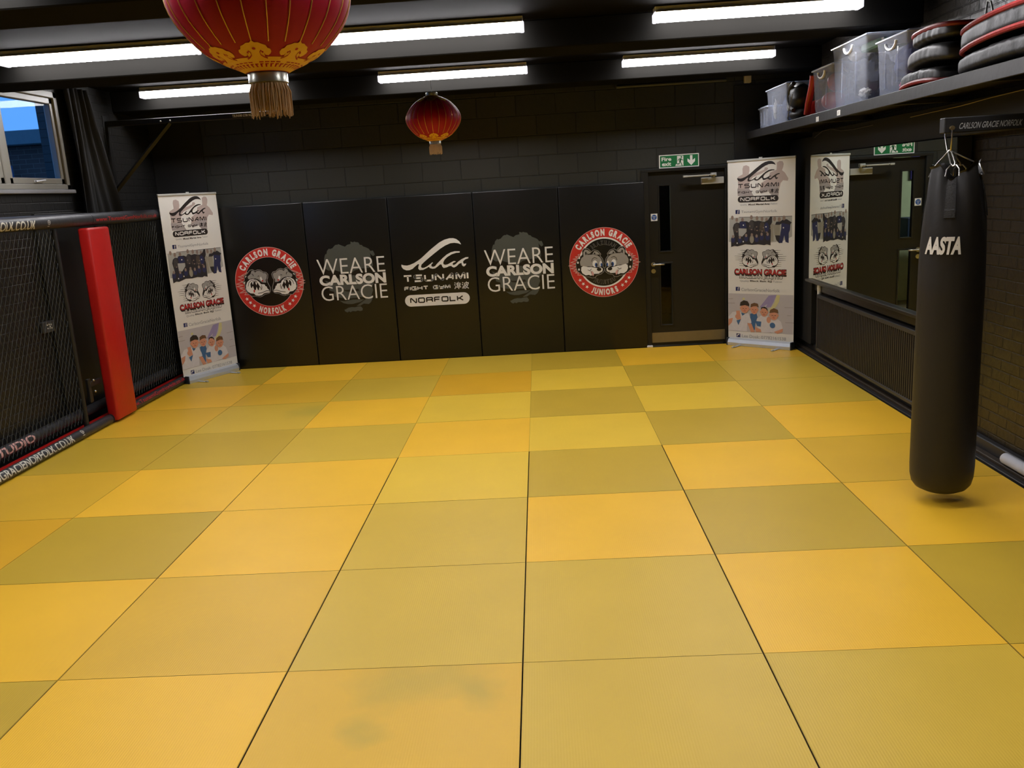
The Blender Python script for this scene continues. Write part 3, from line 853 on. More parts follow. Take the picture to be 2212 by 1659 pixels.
# neighbouring building seen through the window
NB = brick_mat('neighbour_brick', (0.085, 0.045, 0.035, 1), (0.13, 0.09, 0.07, 1), 0.225, 0.075, 0.008, (0, 2), 0.8, 0.5)
bl = thing('building', 'neighbouring brick building with flat roof fascia seen through the window', 'building', (-9, 4, -1))
MB().box((-6, 0, 0), (3.5, 4, 4.10)).build('brick_wall', NB, bl)
MB().box((-6, -.25, 4.11), (3.5, 4, 4.33), .01).build('roof_fascia', pm('painted_fascia', (0.10, 0.14, 0.15, 1), 0.6), bl)
MB().box((1.27, -.10, 4.33), (2.6, 2, 4.50), .01).build('raised_parapet', pm('dark_parapet', (0.10, 0.12, 0.16, 1), 0.7), bl)
MB().tube([(.78, -.08, 0), (.78, -.08, 3.2), (.70, -.16, 3.45), (.70, -.16, 3.8)], .05, 10).build('drainpipe', pm('grey_drainpipe', (0.10, 0.13, 0.22, 1), 0.5), bl)
tag(MB().tube([(-16 + k, 2.5, 3.0 + 1.15 - .12 * sin(pi * k / 12.0)) for k in range(0, 13)], .012, 6).build('overhead_cable', BLK), 'thin overhead cable crossing the blue sky outside the window', 'cable')
tag(MB().box((-30, -30, -1.1), (-5, 30, -1.0)).build('yard_ground', pm('yard_paving', (0.08, 0.08, 0.08, 1), 0.9)), 'dark yard outside the window', 'ground', kind='structure')

# ------------------------------------------------------------------ fire door
d = thing('door_1', 'black fire door with two narrow glazed panels', 'door', (1.42, YB, 0.0), kind='structure')
DOORM = pm('black_door_paint', (0.0105, 0.0098, 0.008, 1), 0.4, var=0.08)
f = MB()
f.box((-.05, -.03, ZF), (.03, .16, 2.045), .004)
f.box((.91, -.03, ZF), (.99, .16, 2.045), .004)
f.box((-.05, -.03, 2.045), (.99, .16, 2.076), .004)
f.build('door_frame', pm('black_frame_paint', (0.0125, 0.012, 0.0103, 1), 0.4), d)
gx0, gx1 = .157, .283
f = MB()
f.box((.033, .01, .012), (gx0, .055, 2.04))
f.box((gx1, .01, .012), (.907, .055, 2.04))
f.box((gx0, .01, .012), (gx1, .055, .26))
f.box((gx0, .01, .985), (gx1, .055, 1.135))
f.box((gx0, .01, 1.885), (gx1, .055, 2.04))
leaf = f.build('door_leaf', DOORM, d)
for (z0, z1) in ((.26, .985), (1.135, 1.885)):
    MB().box((gx0, .030, z0), (gx1, .036, z1)).build('glass_panel', PANE, d)
    b = MB()
    b.box((gx0 - .018, .002, z0 - .018), (gx0, .012, z1 + .018), .002)
    b.box((gx1, .002, z0 - .018), (gx1 + .018, .012, z1 + .018), .002)
    b.box((gx0, .002, z0 - .018), (gx1, .012, z0), .002)
    b.box((gx0, .002, z1), (gx1, .012, z1 + .018), .002)
    b.build('glazing_bead', DOORM, d)
MB().box((.036, .004, .045), (.905, .0095, .165)).build('kick_plate', pm('brass_toned_steel', (0.30, 0.26, 0.17, 1), 0.38, 0.7, var=0.1, scale=20, bump=0.1, bscale=80), d)
h = MB()
h.tube([(.070, .009, .985), (.070, -.002, .985)], .026, 20)
h.tube([(.070, .0, .985), (.070, -.045, .985), (.085, -.052, .985), (.185, -.052, .985), (.195, -.035, .985)], .010, 10)
h.build('lever_handle', CHROME, d, True)
MB().tube([(.070, .009, .905), (.070, -.004, .905)], .026, 20).tube([(.070, -.003, .905), (.070, -.012, .905)], .009, 12).build('lock_escutcheon', CHROME, d, True)
c = MB()
c.box((.64, -.045, 1.875), (.895, .009, 1.95), .004)
cb = c.build('door_closer', SILVP, d)
a = MB()
a.box((.74, -.10, 1.962), (.80, -.035, 2.0), .004)
a.box((.77, -.06, 1.95), (.79, -.04, 1.975))
a.box((.44, -.115, 1.974), (.78, -.095, 1.984), .002)
a.box((.46, -.085, 1.966), (.72, -.07, 1.974), .002)
a.box((.42, -.12, 1.964), (.47, -.06, 1.986), .003)
a.build('closer_arm', SILVP, cb)
MB().box((-.035, -.06, .0), (.035, -.032, .022), .004).build('door_stop', WHITE, d)


def sign_plane(x, y, z):
    """wall-parallel plane facing the room (towards -Y)"""
    return lambda a, b, h: Vector((x + a, y - h, z + b))


# ------------------------------------------------------------------ adjoining lit room behind the door
GRN = pm('pale_green_wall', (0.55, 0.66, 0.45, 1), 0.8)
struct(MB().box((-4, 3.0, ZF), (1.4, 3.1, 2.6)).box((-4.1, .25, ZF), (-4.0, 3.0, 2.6)).build('wall_corridor', GRN), 'pale green wall of the next room', 'wall')
struct(MB().box((1.4, 1.1, ZF), (1.5, 3.1, 2.6)).box((1.5, 3.0, ZF), (4, 3.1, 2.6)).box((4.0, .25, ZF), (4.1, 3.1, 2.6)).build('wall_partition', pm('dark_partition', (0.05, 0.045, 0.035, 1), 0.7)), 'dark partition of the next room', 'wall')
struct(MB().box((-4.1, .25, -.14), (4.1, 3.1, ZF)).build('floor_corridor', pm('brown_carpet', (0.10, 0.08, 0.055, 1), 0.8)), 'brown floor of the next room', 'floor')
struct(MB().box((-4.1, .25, 2.6), (4.1, 3.1, 2.7)).build('ceiling_corridor', pm('white_ceiling', (0.6, 0.6, 0.55, 1), 0.9)), 'ceiling of the next room', 'ceiling')
tag(MB().box((-1.5, 1.5, 2.52), (-.3, 1.8, 2.598), .01).build('ceiling_panel_light', pm('panel_light', (1, 1, 1, 1), 0.5, emit=(1, 1, .93, 1), estr=12.0)), 'white panel light in the room beyond the fire door', 'light')
nb = tag(MB().box((-.1, 2.96, 1.75), (.40, 2.999, 2.4), .005).build('notice_board', pm('violet_board', (0.09, 0.07, 0.45, 1), 0.7)), 'violet notice board on the green wall beyond the fire door', 'notice board')
tb = thing('bench_table', 'brown side table beyond the fire door glass', 'table', (.25, 2.55, ZF))
MB().box((-.7, -.3, .86), (.7, .3, .90), .005).build('table_top', DKW, tb)
for sx in (-.62, .62):
    for sy in (-.24, .24):
        MB().box((sx - .03, sy - .03, 0), (sx + .03, sy + .03, .86)).build('leg', DKW, tb)
tag(MB().box((-.1, 2.35, .861), (.25, 2.7, 1.12), .006).build('cardboard_box', pm('cardboard', (0.5, 0.33, 0.16, 1), 0.8)), 'brown cardboard box on the side table beyond the fire door', 'box')
tag(MB().box((.35, 2.4, .861), (.65, 2.75, 1.22), .006).build('blue_crate', pm('dark_blue_crate', (0.03, 0.06, 0.14, 1), 0.6)), 'dark blue crate on the side table beyond the fire door', 'crate')

# ------------------------------------------------------------------ fluorescent battens
DIFF = pm('lit_diffuser', (0.9, 0.9, 0.9, 1), 0.5, var=0, emit=(1.0, 0.975, 1.0, 1), estr=TUBE_POWER)
HOUS = pm('white_enamel', (0.75, 0.75, 0.74, 1), 0.35)
CAPM = pm('clear_end_cap', (0.7, 0.7, 0.74, 1), 0.3, emit=(.9, .88, 1, 1), estr=0.7)


def batten(x, y, label):
    t = thing('fluorescent_light', label, 'light', (x, y, ZC), group='fluorescent battens on the ceiling')
    MB().box((-.76, -.055, -.04), (.76, .055, 0), .004).box((-.755, -.078, -.046), (.755, .078, -.040), .001).build('housing_and_light_lip', HOUS, t)  # wide thin lip added to keep the tube's light off the ceiling
    p = [(-.06, -.045), (-.052, -.092), (-.03, -.105), (.03, -.105), (.052, -.092), (.06, -.045)]
    m = MB()
    vs = [(-.735, a, b) for a, b in p] + [(.735, a, b) for a, b in p]
    fs = [(i, i + 1, i + 7, i + 6) for i in range(5)] + [(5, 4, 3, 2, 1, 0), (6, 7, 8, 9, 10, 11)]
    m.add(vs, fs)
    m.build('diffuser', DIFF, t)
    for sx in (-1, 1):
        c = MB()
        c.box((sx * .751 - .016, -.061, -.106), (sx * .751 + .016, .061, -.04), .006)
        c.build('end_cap', CAPM, t)
    return t


names = ['leftmost', 'middle', 'rightmost']
xs = (-3.13, -0.64, 1.86)
rows = [(-0.95, 'in the far row nearest the block wall'), (-3.35, 'in the nearer row over the mats'), (-5.75, 'in the third row from the block wall'), (-8.15, 'in the row above the camera')]
first = None
for y, rl in rows:
    for x, nl in zip(xs, names):
        lb = '%s of three lit fluorescent tubes %s' % (nl, rl)
        if first is None:
            first = batten(x, y, lb)
        else:
            c = copy_thing(first)
            c.location = (x, y, ZC)
            c['label'] = lb

# ------------------------------------------------------------------ judo mats
CB = (0.88, 0.500, 0.028, 1)
CODE = {'B': CB, 'M': (0.74, 0.435, 0.028, 1), 'L': (0.79, 0.515, 0.040, 1), 'O': (0.66, 0.435, 0.040, 1), 'D': (0.575, 0.375, 0.030, 1), 'R': (0.76, 0.41, 0.020, 1)}
WORD = {'B': 'bright amber', 'M': 'mustard yellow', 'L': 'lemon yellow', 'O': 'greenish yellow', 'D': 'dull olive yellow', 'R': 'orange yellow'}
FOAM = {k: mat_foam('judo_mat_vinyl_' + WORD[k].replace(' ', '_'), v) for k, v in CODE.items()}
ST1 = mat_foam('judo_mat_vinyl_smudged', CODE['M'], [(-.05, .35, .22), (.18, .44, .25), (.33, .3, .16), (-.1, .05, .12)])
ST2 = mat_foam('judo_mat_vinyl_scuffed', CODE['O'], [(.42, .15, .3)])
SIDE = pm('mat_foam_edge', (0.10, 0.065, 0.012, 1), 0.8)
grid = ['DBMODBM',
        'BMORLDO',
        'MOBLDLO',
        'DDOBLDB',
        'MBBLDBM',
        'RDBOBDB',
        'OBMOOBD',
        'DDBLOOM',
        'OBMODBO',
        'BODMBOM',
        'MBOBDMB',
        'ODBMOBD']
ordn = ['first', 'second', 'third', 'fourth', 'fifth', 'sixth', 'seventh', 'eighth', 'ninth', 'tenth', 'eleventh', 'twelfth']
cols = ['column along cage', 'second column from cage', 'third column from cage', 'middle column', 'third column from brick wall', 'second column from brick wall', 'column along brick wall']


def mat_mesh(top):
    bm = bmesh.new()
    bmesh.ops.create_cube(bm, size=1)
    for v in bm.verts:
        v.co.x *= 0.999
        v.co.y *= 0.999
        v.co.z *= 0.04
    ed = [e for e in bm.edges if all(v.co.z > 0 for v in e.verts)]
    bmesh.ops.bevel(bm, geom=ed, offset=0.0015, segments=2, affect='EDGES')
    me = bpy.data.meshes.new('judo_mat')
    bm.to_mesh(me)
    bm.free()
    me.materials.append(top)
    me.materials.append(SIDE)
    for p in me.polygons:
        if abs(p.normal.z) < 0.3 or p.normal.z < -.5:
            p.material_index = 1
    return me


MM = {k: mat_mesh(v) for k, v in FOAM.items()}
m1, m2 = mat_mesh(ST1), mat_mesh(ST2)
rr = random.Random(3)
for r, row in enumerate(grid):
    yy = -r - 0.5
    if r > 10:
        continue
    for c, k in enumerate(row):
        me = MM[k]
        extra = WORD[k]
        if (r, c) == (7, 3):
            me = m1
            extra = 'green-smudged'
        if (r, c) == (2, 1):
            me = m2
            extra = 'slightly smudged'
        o = bpy.data.objects.new('judo_mat', me)
        COL.objects.link(o)
        if 3 < r and 2 <= c <= 5:
            o.scale = (.995, 1, 1)      # these few lie with an open joint
        o.location = (-3.5 + c, yy, -0.02 + rr.uniform(-.0006, 0))
        tag(o, '%s square floor mat, %s row from far wall, %s' % (extra, ordn[r], cols[c]), 'mat', 'judo mats tiled over the floor')
# ------------------------------------------------------------------ wall pads with their printed emblems
def bulldog(P, T, layer, ink, lt, gr, rd, outline=None):
    g = lambda k: ART['dog_' + k]
    if outline:
        P.stroke(g('sil'), 0.014, outline, layer, closed=True, T=T)
    P.poly(g('sil'), ink, layer + 1, T)
    P.poly(g('head'), gr, layer + 2, T)
    P.poly(g('jowl'), lt, layer + 3, T)
    P.poly(g('mouth'), ink, layer + 4, T)
    for k in ('t1', 't2', 't3', 't4', 't5'):
        P.poly(g(k), lt, layer + 5, T)
    P.poly(g('eye'), lt, layer + 4, T)
    P.poly(g('red1'), rd, layer + 5, T)
    P.poly(g('red2'), rd, layer + 5, T)
    P.poly(g('nose'), ink, layer + 4, T)
    P.poly(g('sp1'), lt, layer + 4, T)
    P.poly(g('sp2'), lt, layer + 4, T)
    return [(k, ART['dogs_' + k]) for k in 'abcdef']


def mirrorT(T):
    return lambda p: T((-p[0], p[1]))


def emblem_norfolk():
    P = Print()
    R, r = 0.413, 0.292
    P.ring(0, 0, r, R, RED, 0)
    P.ring(0, 0, R - .006, R, PINK, 1)
    P.ring(0, 0, r - .001, r + .004, PINK, 1)
    P.arc_text('CARLSON GRACIE', 0, 0, r + .018, .082, 90, 128, WHITE, 2, off=.060, cond=.92)
    P.arc_text('NORFOLK', 0, 0, R - .022, .078, -90, 54, WHITE, 2, off=.060, inward=True, cond=.92)
    for s in (-1, 1):
        for k in range(3):
            a = rad(-90 + s * (38 + 9.5 * k))
            star(P, cos(a) * .352, sin(a) * .352, .024, WHITE, 2, a + pi / 2)
    zz = ART['dogz']
    for T in ((lambda p: p), (lambda p: (.030 - p[0], p[1]))):
        P.stroke([T(p) for p in zz], .008, PINK, 2)
        for k, l in bulldog(P, T, 3, INK, WHITE, DOGG, RED, DOGG):
            P.stroke(l, .006, INK, 9, T=T)
    return P


def emblem_juniors():
    P = Print()
    R, r = 0.408, 0.292
    P.ring(0, 0, r, R, RED, 0)
    P.ring(0, 0, R - .005, R, PINK, 1)
    P.ring(0, 0, r - .016, r + .002, WHITE, 1)
    P.arc_text('CARLSON GRACIE', 0, 0, r + .018, .080, 90, 122, WHITE, 2, off=.065, cond=.92)
    P.arc_text('JUNIORS', 0, 0, R - .022, .075, -90, 52, WHITE, 2, off=.065, inward=True, cond=.92)
    P.arc_text('BRAZILIAN', 0, 0, .205, .050, 90, 78, DOGG, 2, off=.03)
    P.arc_text('BRAZILIAN', 0, 0, .207, .046, 90, 78, INK, 3, off=.005)
    P.arc_text('JIU-JITSU', 0, 0, .255, .050, -90, 66, DOGG, 2, off=.03, inward=True)
    P.arc_text('JIU-JITSU', 0, 0, .253, .046, -90, 66, INK, 3, off=.005, inward=True)
    for s in (-1, 1):
        for k in range(3):
            a = rad(-90 + s * (37 + 9.5 * k))
            star(P, cos(a) * .348, sin(a) * .348, .023, WHITE, 2, a + pi / 2)
    e = ART['pupe']
    for T in ((lambda p: p), (lambda p: (.008 - p[0], p[1]))):
        g = lambda k: ART['pup_' + k]
        P.stroke([T(p) for p in ART['pupz']], .007, PINK, 3)
        P.stroke(g('sil'), .012, DOGG, 4, closed=True, T=T)
        P.poly(g('sil'), INK, 5, T)
        P.poly(g('ear2'), DOGG, 6, T)
        P.poly(g('ear2i'), INK, 7, T)
        P.poly(g('ear1'), PUPG, 6, T)
        P.poly(g('ear1i'), INK, 7, T)
        P.poly(g('head'), PUPG, 7, T)
        P.poly(g('muz'), WHITE, 8, T)
        P.poly(g('tongue'), PINK, 9, T)
        P.poly(g('tooth'), WHITE, 10, T)
        s = 0.413 / 617 * 0.95
        P.disc(e[0][0], e[0][1], .028, .040, WHITE, 9, T=T)
        P.disc(e[1][0], e[1][1], .016, .032, WHITE, 9, T=T)
        P.disc(e[2][0], e[2][1], .016, .025, BLUEP, 10, T=T)
        P.disc(e[3][0], e[3][1], .010, .021, BLUEP, 10, T=T)
        P.disc(e[4][0] + .003, e[4][1], .008, .015, INK, 11, T=T)
        P.disc(e[5][0], e[5][1], .027, .020, INK, 10, T=T)
        for q in (6, 7, 8):
            P.disc(e[q][0], e[q][1], .010, .014, WHITE, 7, 10, T=T)
        for k in 'abcd':
            P.stroke(ART['pups_' + k], .005, INK, 11, T=T)
    return P


def emblem_face():
    P = Print()
    for k in ('hair', 'chk', 'lip', 'chin'):
        P.poly(ART['face_' + k], GREYP, 0)
    for k in ('mouth', 'eye', 'eye2'):
        P.poly(ART['face_' + k], INK, 1)
    P.text('WEARE', -.408, .404, .087, .271, WHITE, 3, off=-.008)
    P.text('CARLSON', -.397, .404, -.046, .080, WHITE, 3, off=.05)
    P.text('GRACIE', -.388, .408, -.226, -.052, WHITE, 3, off=-.008)
    return P


def wave_pts(x0, x1, y0, y1):
    w = ART['wave']
    ax, bx = min(p[0] for p in w), max(p[0] for p in w)
    ay, by = min(p[1] for p in w), max(p[1] for p in w)
    return [(x0 + (x - ax) / (bx - ax) * (x1 - x0), y0 + (y - ay) / (by - ay) * (y1 - y0)) for x, y in w]


def kanji(P, x0, x1, y0, y1, mat, layer, w):
    """the two characters, drawn as brush strokes"""
    tsu = [[(.05, .92), (.2, .82)], [(0, .66), (.16, .56)], [(.02, .05), (.12, .18), (.22, .42)], [(.38, .84), (.88, .84), (.88, .58)], [(.3, .7), (1, .72)], [(.38, .57), (.88, .58)], [(.36, .42), (.92, .44)], [(.28, .25), (1, .28)], [(.64, 1), (.64, 0)]]
    nami = [[(.05, .9), (.2, .8)], [(0, .64), (.16, .54)], [(.02, .05), (.12, .18), (.22, .42)], [(.4, .8), (.98, .82), (.92, .62)], [(.4, .8), (.38, .4), (.26, .02)], [(.68, 1), (.68, .55)], [(.42, .52), (.88, .54), (.74, .28), (.44, .02)], [(.48, .42), (.68, .2), (1, .02)]]
    W = (x1 - x0)
    for i, g in enumerate((tsu, nami)):
        ox = x0 + i * W * .54
        for st in g:
            P.stroke([(ox + a * W * .46, y0 + b * (y1 - y0)) for a, b in st], w, mat, layer)


def emblem_wave():
    P = Print()
    P.poly(ART['wave'], WHITE, 0)
    techno(P, 'TSUNAMI', -.383, .397, -.060, .028, .0205, WHITE, 0)
    techno(P, 'FIGHT GYM', -.380, .174, -.158, -.109, .0128, WHITE, 0)
    kanji(P, .222, .392, -.170, -.086, WHITE, 0, .0095)
    pill(P, -.383, .395, -.350, -.212, WHITE, 0)
    techno(P, 'NORFOLK', -.322, .322, -.312, -.246, .0145, INK, 1)
    return P


ems = [(emblem_norfolk, -3.09, 1.043, 'round red bulldog emblem'), (emblem_face, -2.09, 1.0, 'grey stencil face behind white lettering, left one of two'), (emblem_wave, -1.1, 1.0, 'white wave logo'), (emblem_face, -.092, .998, 'grey stencil face behind white lettering, right one of two'), (emblem_juniors, .905, 1.047, 'round red emblem with two puppies')]
for i, (fn, ex, ez, lb) in enumerate(ems):
    x0 = -3.598 + i
    t = thing('wall_pad', 'tall black wall pad printed with ' + lb, 'wall pad', (x0 + .498, .05, 0), group='black wall pads along the far wall')
    m = MB()
    m.box((-.497, -.05, .0), (.497, -.0005, 1.945), .012, seg=3)
    m.build('pad_cushion', VINYL, t, True)
    fn().build('printed_emblem', (lambda cx, cz: (lambda a, b, h: Vector((cx + a, -.05 - h, cz + b))))(ex - x0 - .498, ez), t, base=.0006)

# ------------------------------------------------------------------ signs on and over the door
s = thing('fire_exit_sign', 'green and white fire exit sign with running figure and down arrow, over the black door', 'sign', (1.81, YB, 2.155))
MB().box((-.228, -.006, -.074), (.228, 0, .074), .001).build('sign_board', WHITE, s)
P = Print()
P.raw([(-.218, -.064), (.218, -.064), (.218, .064), (-.218, .064)], [(0, 1, 2, 3)], GREEN, 0)
P.text('Fire', -.200, -.088, .006, .048, WHITE, 1, off=.03)
P.text('exit', -.196, -.090, -.050, -.008, WHITE, 1, off=.03)
P.raw([(-.022, -.056), (.05, -.056), (.05, .056), (-.022, .056)], [(0, 1, 2, 3)], WHITE, 1)
P.disc(.028, .042, .009, .010, GREEN, 2)
P.stroke([(.02, .026), (.012, .0), (.012, -.012)], .020, GREEN, 2)
P.stroke([(.02, .026), (-.004, .018), (-.014, .0)], .007, GREEN, 2)
P.stroke([(.024, .026), (.036, .008), (.048, .006)], .007, GREEN, 2)
P.stroke([(.010, -.010), (.002, -.032), (-.022, -.032)], .009, GREEN, 2)
P.stroke([(.014, -.010), (.026, -.03), (.036, -.056)], .009, GREEN, 2)
P.poly([(-.045, -.056), (-.022, -.056), (.0, -.034), (-.035, -.034)], WHITE, 1)
P.poly([(.126, .056), (.154, .056), (.154, .0), (.183, .022), (.183, -.012), (.14, -.056), (.097, -.012), (.097, .022), (.126, .0)], WHITE, 1)
P.build('sign_print', lambda a, b, h: Vector((a, -.006 - h, b)), s, base=.0006)

s = thing('door_sign', 'small square white sign with blue disc at the edge of the black door', 'sign', (1.512, YB + .01, 1.531))
MB().box((-.038, -.004, -.042), (.038, 0, .042), .0008).build('sign_plate', WHITE, s)
P = Print()
P.disc(0, 0, .031, .032, BLUEP, 0, 28)
P.text('Fire door', -.020, .020, .006, .015, WHITE, 1, off=.02)
P.text('keep', -.010, .010, -.007, .002, WHITE, 1, off=.02)
P.text('shut', -.010, .010, -.020, -.011, WHITE, 1, off=.02)
P.build('sign_print', lambda a, b, h: Vector((a, -.004 - h, b)), s)

for (x, z, w_, h_, lb) in ((2.615, 3.10, .10, .06, 'upper cream sensor box high on the far wall'), (2.585, 3.005, .075, .095, 'lower cream sensor box high on the far wall')):
    o = MB().box((x - w_ / 2, -.012, z - h_ / 2), (x + w_ / 2, .05, z + h_ / 2), .006).build('sensor_box', CREAM)
    tag(o, lb, 'sensor', 'cream boxes by the right end of the far wall')

# ------------------------------------------------------------------ roll-up banners
SHEET = pm('banner_vinyl', (0.75, 0.74, 0.70, 1), 0.42, var=0.03, scale=2)
BINK = pm('banner_black', (0.022, 0.017, 0.015, 1), 0.4, var=0.03)
LGREY = pm('banner_light_grey_text', (0.28, 0.29, 0.31, 1), 0.5, var=0.02)
FPINK = pm('banner_faded_skin', (0.46, 0.375, 0.345, 1), 0.5, var=0.08)
FGREY = pm('banner_faded_grey', (0.36, 0.32, 0.31, 1), 0.5, var=0.08)
NAVY = pm('banner_navy', (0.02, 0.026, 0.09, 1), 0.5, var=0.2)
FBB = pm('banner_badge_blue', (0.012, 0.02, 0.11, 1), 0.5, var=0.03)
DARKC = pm('banner_dark_clothes', (0.022, 0.02, 0.024, 1), 0.5, var=0.4, scale=30)
SKIN = pm('banner_skin', (0.64, 0.30, 0.19, 1), 0.5, var=0.08)
SKIN2 = pm('banner_small_skin', (0.27, 0.20, 0.16, 1), 0.5, var=0.08)
HAIR = pm('banner_dark_hair', (0.03, 0.022, 0.018, 1), 0.5, var=0.1)
HAIR2 = pm('banner_brown_hair', (0.16, 0.08, 0.035, 1), 0.5, var=0.1)
SHIRT = pm('banner_shirt', (0.66, 0.64, 0.66, 1), 0.5, var=0.1, scale=30)
PHBG = pm('banner_photo_backdrop', (0.50, 0.475, 0.49, 1), 0.5, var=0.03)
GRBG = pm('banner_group_backdrop', (0.40, 0.40, 0.37, 1), 0.5, var=0.04)
LILAC = pm('banner_lilac', (0.32, 0.27, 0.47, 1), 0.5)
LEMON = pm('banner_lemon', (0.62, 0.58, 0.28, 1), 0.5)
TEALP = pm('banner_shirt_blue', (0.05, 0.14, 0.30, 1), 0.5, var=0.2, scale=40)
TAN = pm('banner_tan_cloth', (0.30, 0.28, 0.22, 1), 0.5)
BRED = pm('banner_red', (0.50, 0.022, 0.022, 1), 0.45)


def banner_print():
    P = Print()
    a = ART
    # fighters, faded
    for k, mt in (('f1', FPINK), ('f2', FPINK)):
        P.poly(a[k], mt, 0)
    for k in ('f3', 'f4'):
        P.poly(a[k], FGREY, 1)
    P.poly(wave_pts(.122, .640, 1.795, 2.003), BINK, 2)
    techno(P, 'TSUNAMI', .129, .630, 1.722, 1.772, .0105, BINK, 2)
    techno(P, 'FIGHT GYM', .129, .488, 1.664, 1.690, .0062, BINK, 2)
    kanji(P, .520, .626, 1.654, 1.704, BINK, 2, .0062)
    pill(P, .128, .627, 1.565, 1.633, BINK, 2)
    techno(P, 'NORFOLK', .160, .590, 1.580, 1.621, .0095, SHEET, 3)
    P.text('Quality', .158, .245, 1.528, 1.549, LGREY, 2)
    P.text('Mixed Martial Arts', .262, .520, 1.530, 1.550, BINK, 2, off=.02)
    P.text('Tuition', .533, .613, 1.533, 1.550, LGREY, 2)
    for (y, t, x1) in ((1.439, 'TsunamiGymNorfolk', .613), (.559, 'CarlsonGracieNorfolk', .652)):
        P.raw([(.099, y), (.151, y), (.151, y + .045), (.099, y + .045)], [(0, 1, 2, 3)], FBB, 2)
        P.stroke([(.141, y + .037), (.132, y + .037), (.129, y + .032), (.129, y)], .006, SHEET, 3)
        P.stroke([(.122, y + .022), (.141, y + .022)], .005, SHEET, 3)
        P.text(t, .172, x1, y + .000, y + .036, LGREY, 2)
    # group photo
    P.poly(a['g_bg'], GRBG, 0)
    P.stroke(a['g_line'], .005, DARKC, 1)
    for (x, y) in a['g_faces'][:6] + a['g_faces'][9:]:
        P.disc(x, y, .017, .024, SKIN2, 2)
    P.poly(a['g_g3'], TAN, 2)
    P.poly(a['g_g2'], TAN, 2)
    P.poly(a['g_leg'], DARKC, 2)
    P.poly(a['g_crowd'], DARKC, 3)
    DK2 = pm('banner_charcoal_clothes', (0.055, 0.05, 0.048, 1), 0.5, var=0.5, scale=50)
    DK3 = pm('banner_brown_figures', (0.075, 0.060, 0.045, 1), 0.5, var=0.5, scale=50)  # brown print for torsos and arms in the crowd
    for q, (x, y) in enumerate(a['g_faces'][:6]):
        P.disc(x, y - .085, .030, .055, (DK2, NAVY, DK2, DARKC, DK3, NAVY)[q], 3.5, 12)
        P.disc(x - .026, y - .12, .007, .022, DK3, 3.6, 8)
        P.disc(x + .002, y - .135, .012, .006, SKIN2, 3.7, 8)
    P.poly(a['g_gi'], NAVY, 4)
    P.poly(a['g_white'], GRBG, 4)
    P.poly(a['g_man'], NAVY, 3)
    P.poly(a['g_sh'], DARKC, 4)
    for (x, y) in a['g_faces'][6:9]:
        P.disc(x, y, .018, .026, SKIN2, 5)
    for (x, y) in a['g_faces'][2:5]:
        P.disc(x, y + .006, .015, .020, SKIN2, 5)
    for (x, y) in a['g_kids']:
        P.disc(x, y - .035, .026, .035, NAVY, 4)
        P.disc(x, y, .014, .019, SKIN2, 5)
    P.disc(a['g_kids'][3][0], a['g_kids'][3][1] - .05, .026, .045, TAN, 5)
    for (x, y) in a['g_med']:
        P.disc(x, y, .008, .008, SHEET, 6, 8)
    for q in range(4):
        bx, by = .28 + q * .085, 1.30 - .01 * q
        P.disc(bx, by, .010, .006, SKIN2, 5, 8)
    # bulldogs
    sc_ = .36
    xs_ = [p[0] for p in a['dog_sil']]
    ys_ = [p[1] for p in a['dog_sil']]
    ax, bx, ay, by = min(xs_), max(xs_), min(ys_), max(ys_)
    T = lambda p: (.170 + (p[0] - ax) / (bx - ax) * .216, .829 + (p[1] - ay) / (by - ay) * .212)
    T2 = lambda p: (.812 - T(p)[0], T(p)[1])
    for TT in (T, T2):
        for k in range(9):
            yy = .85 + k * .022
            p0 = (.225, yy)
            p1 = (.065 + .05 * ((k * 7) % 5) / 5.0 + .02 * abs(k - 4), yy + .002)
            if TT is T2:
                p0, p1 = (.812 - p0[0], p0[1]), (.812 - p1[0], p1[1])
            P.stroke([p0, p1], .006, BINK, 1, taper=True)
        for k, l in bulldog(P, TT, 2, BINK, SHEET, DOGG, BRED):
            P.stroke(l, .0042, BINK, 8, T=TT)
    P.text('CARLSON GRACIE', .080, .730, .735, .818, BINK, 2, off=.07)
    P.text('CARLSON GRACIE', .088, .724, .752, .812, BRED, 3, off=.03)
    P.text('CARLSON GRACIE', .088, .724, .742, .768, BINK, 4, off=.0)
    P.text('BRAZILIAN JIU-JITSU', .146, .684, .696, .736, BINK, 5, off=.06)
    P.text('BRAZILIAN JIU-JITSU', .151, .679, .702, .734, SHEET, 6, off=.015)
    P.text('Quality', .155, .270, .661, .686, LGREY, 2)
    P.text('Black Belt BJJ', .284, .553, .664, .688, BINK, 2, off=.02)
    P.text('Tuition', .568, .675, .668, .688, LGREY, 2)
    # photo of four boys
    g = lambda k: a['k_' + k]
    P.poly(g('bg'), PHBG, 0)
    P.poly(g('pur'), LILAC, 1)
    P.poly(g('yel'), LEMON, 2)
    pt = a['k_pts']
    P.disc(pt[7][0], pt[7][1], .018, .016, LEMON, 1)
    for (x, y, w_) in ((.0, .41, .09), (.71, .39, .10), (.72, .22, .10), (.005, .46, .06), (.74, .30, .05)):
        P.stroke([(x, y), (x + w_, y + .003)], .007, FGREY, 1)
    for k, mt, l in (('s2', TEALP, 3), ('s4', SHIRT, 3), ('s3', SHIRT, 4), ('s1', SHIRT, 5), ('a1', SKIN, 6), ('a2', SKIN, 7), ('a3', SKIN, 6), ('a4', SKIN, 6), ('a5', SKIN, 6), ('b1', TEALP, 8), ('b2', TEALP, 7), ('b3', TEALP, 8)):
        P.poly(g(k), mt, l)
    P.disc(pt[4][0], pt[4][1], .034, .030, SKIN, 8)
    P.disc(pt[5][0], pt[5][1], .026, .036, SKIN, 8)
    P.disc(pt[6][0], pt[6][1], .034, .032, TEALP, 7)
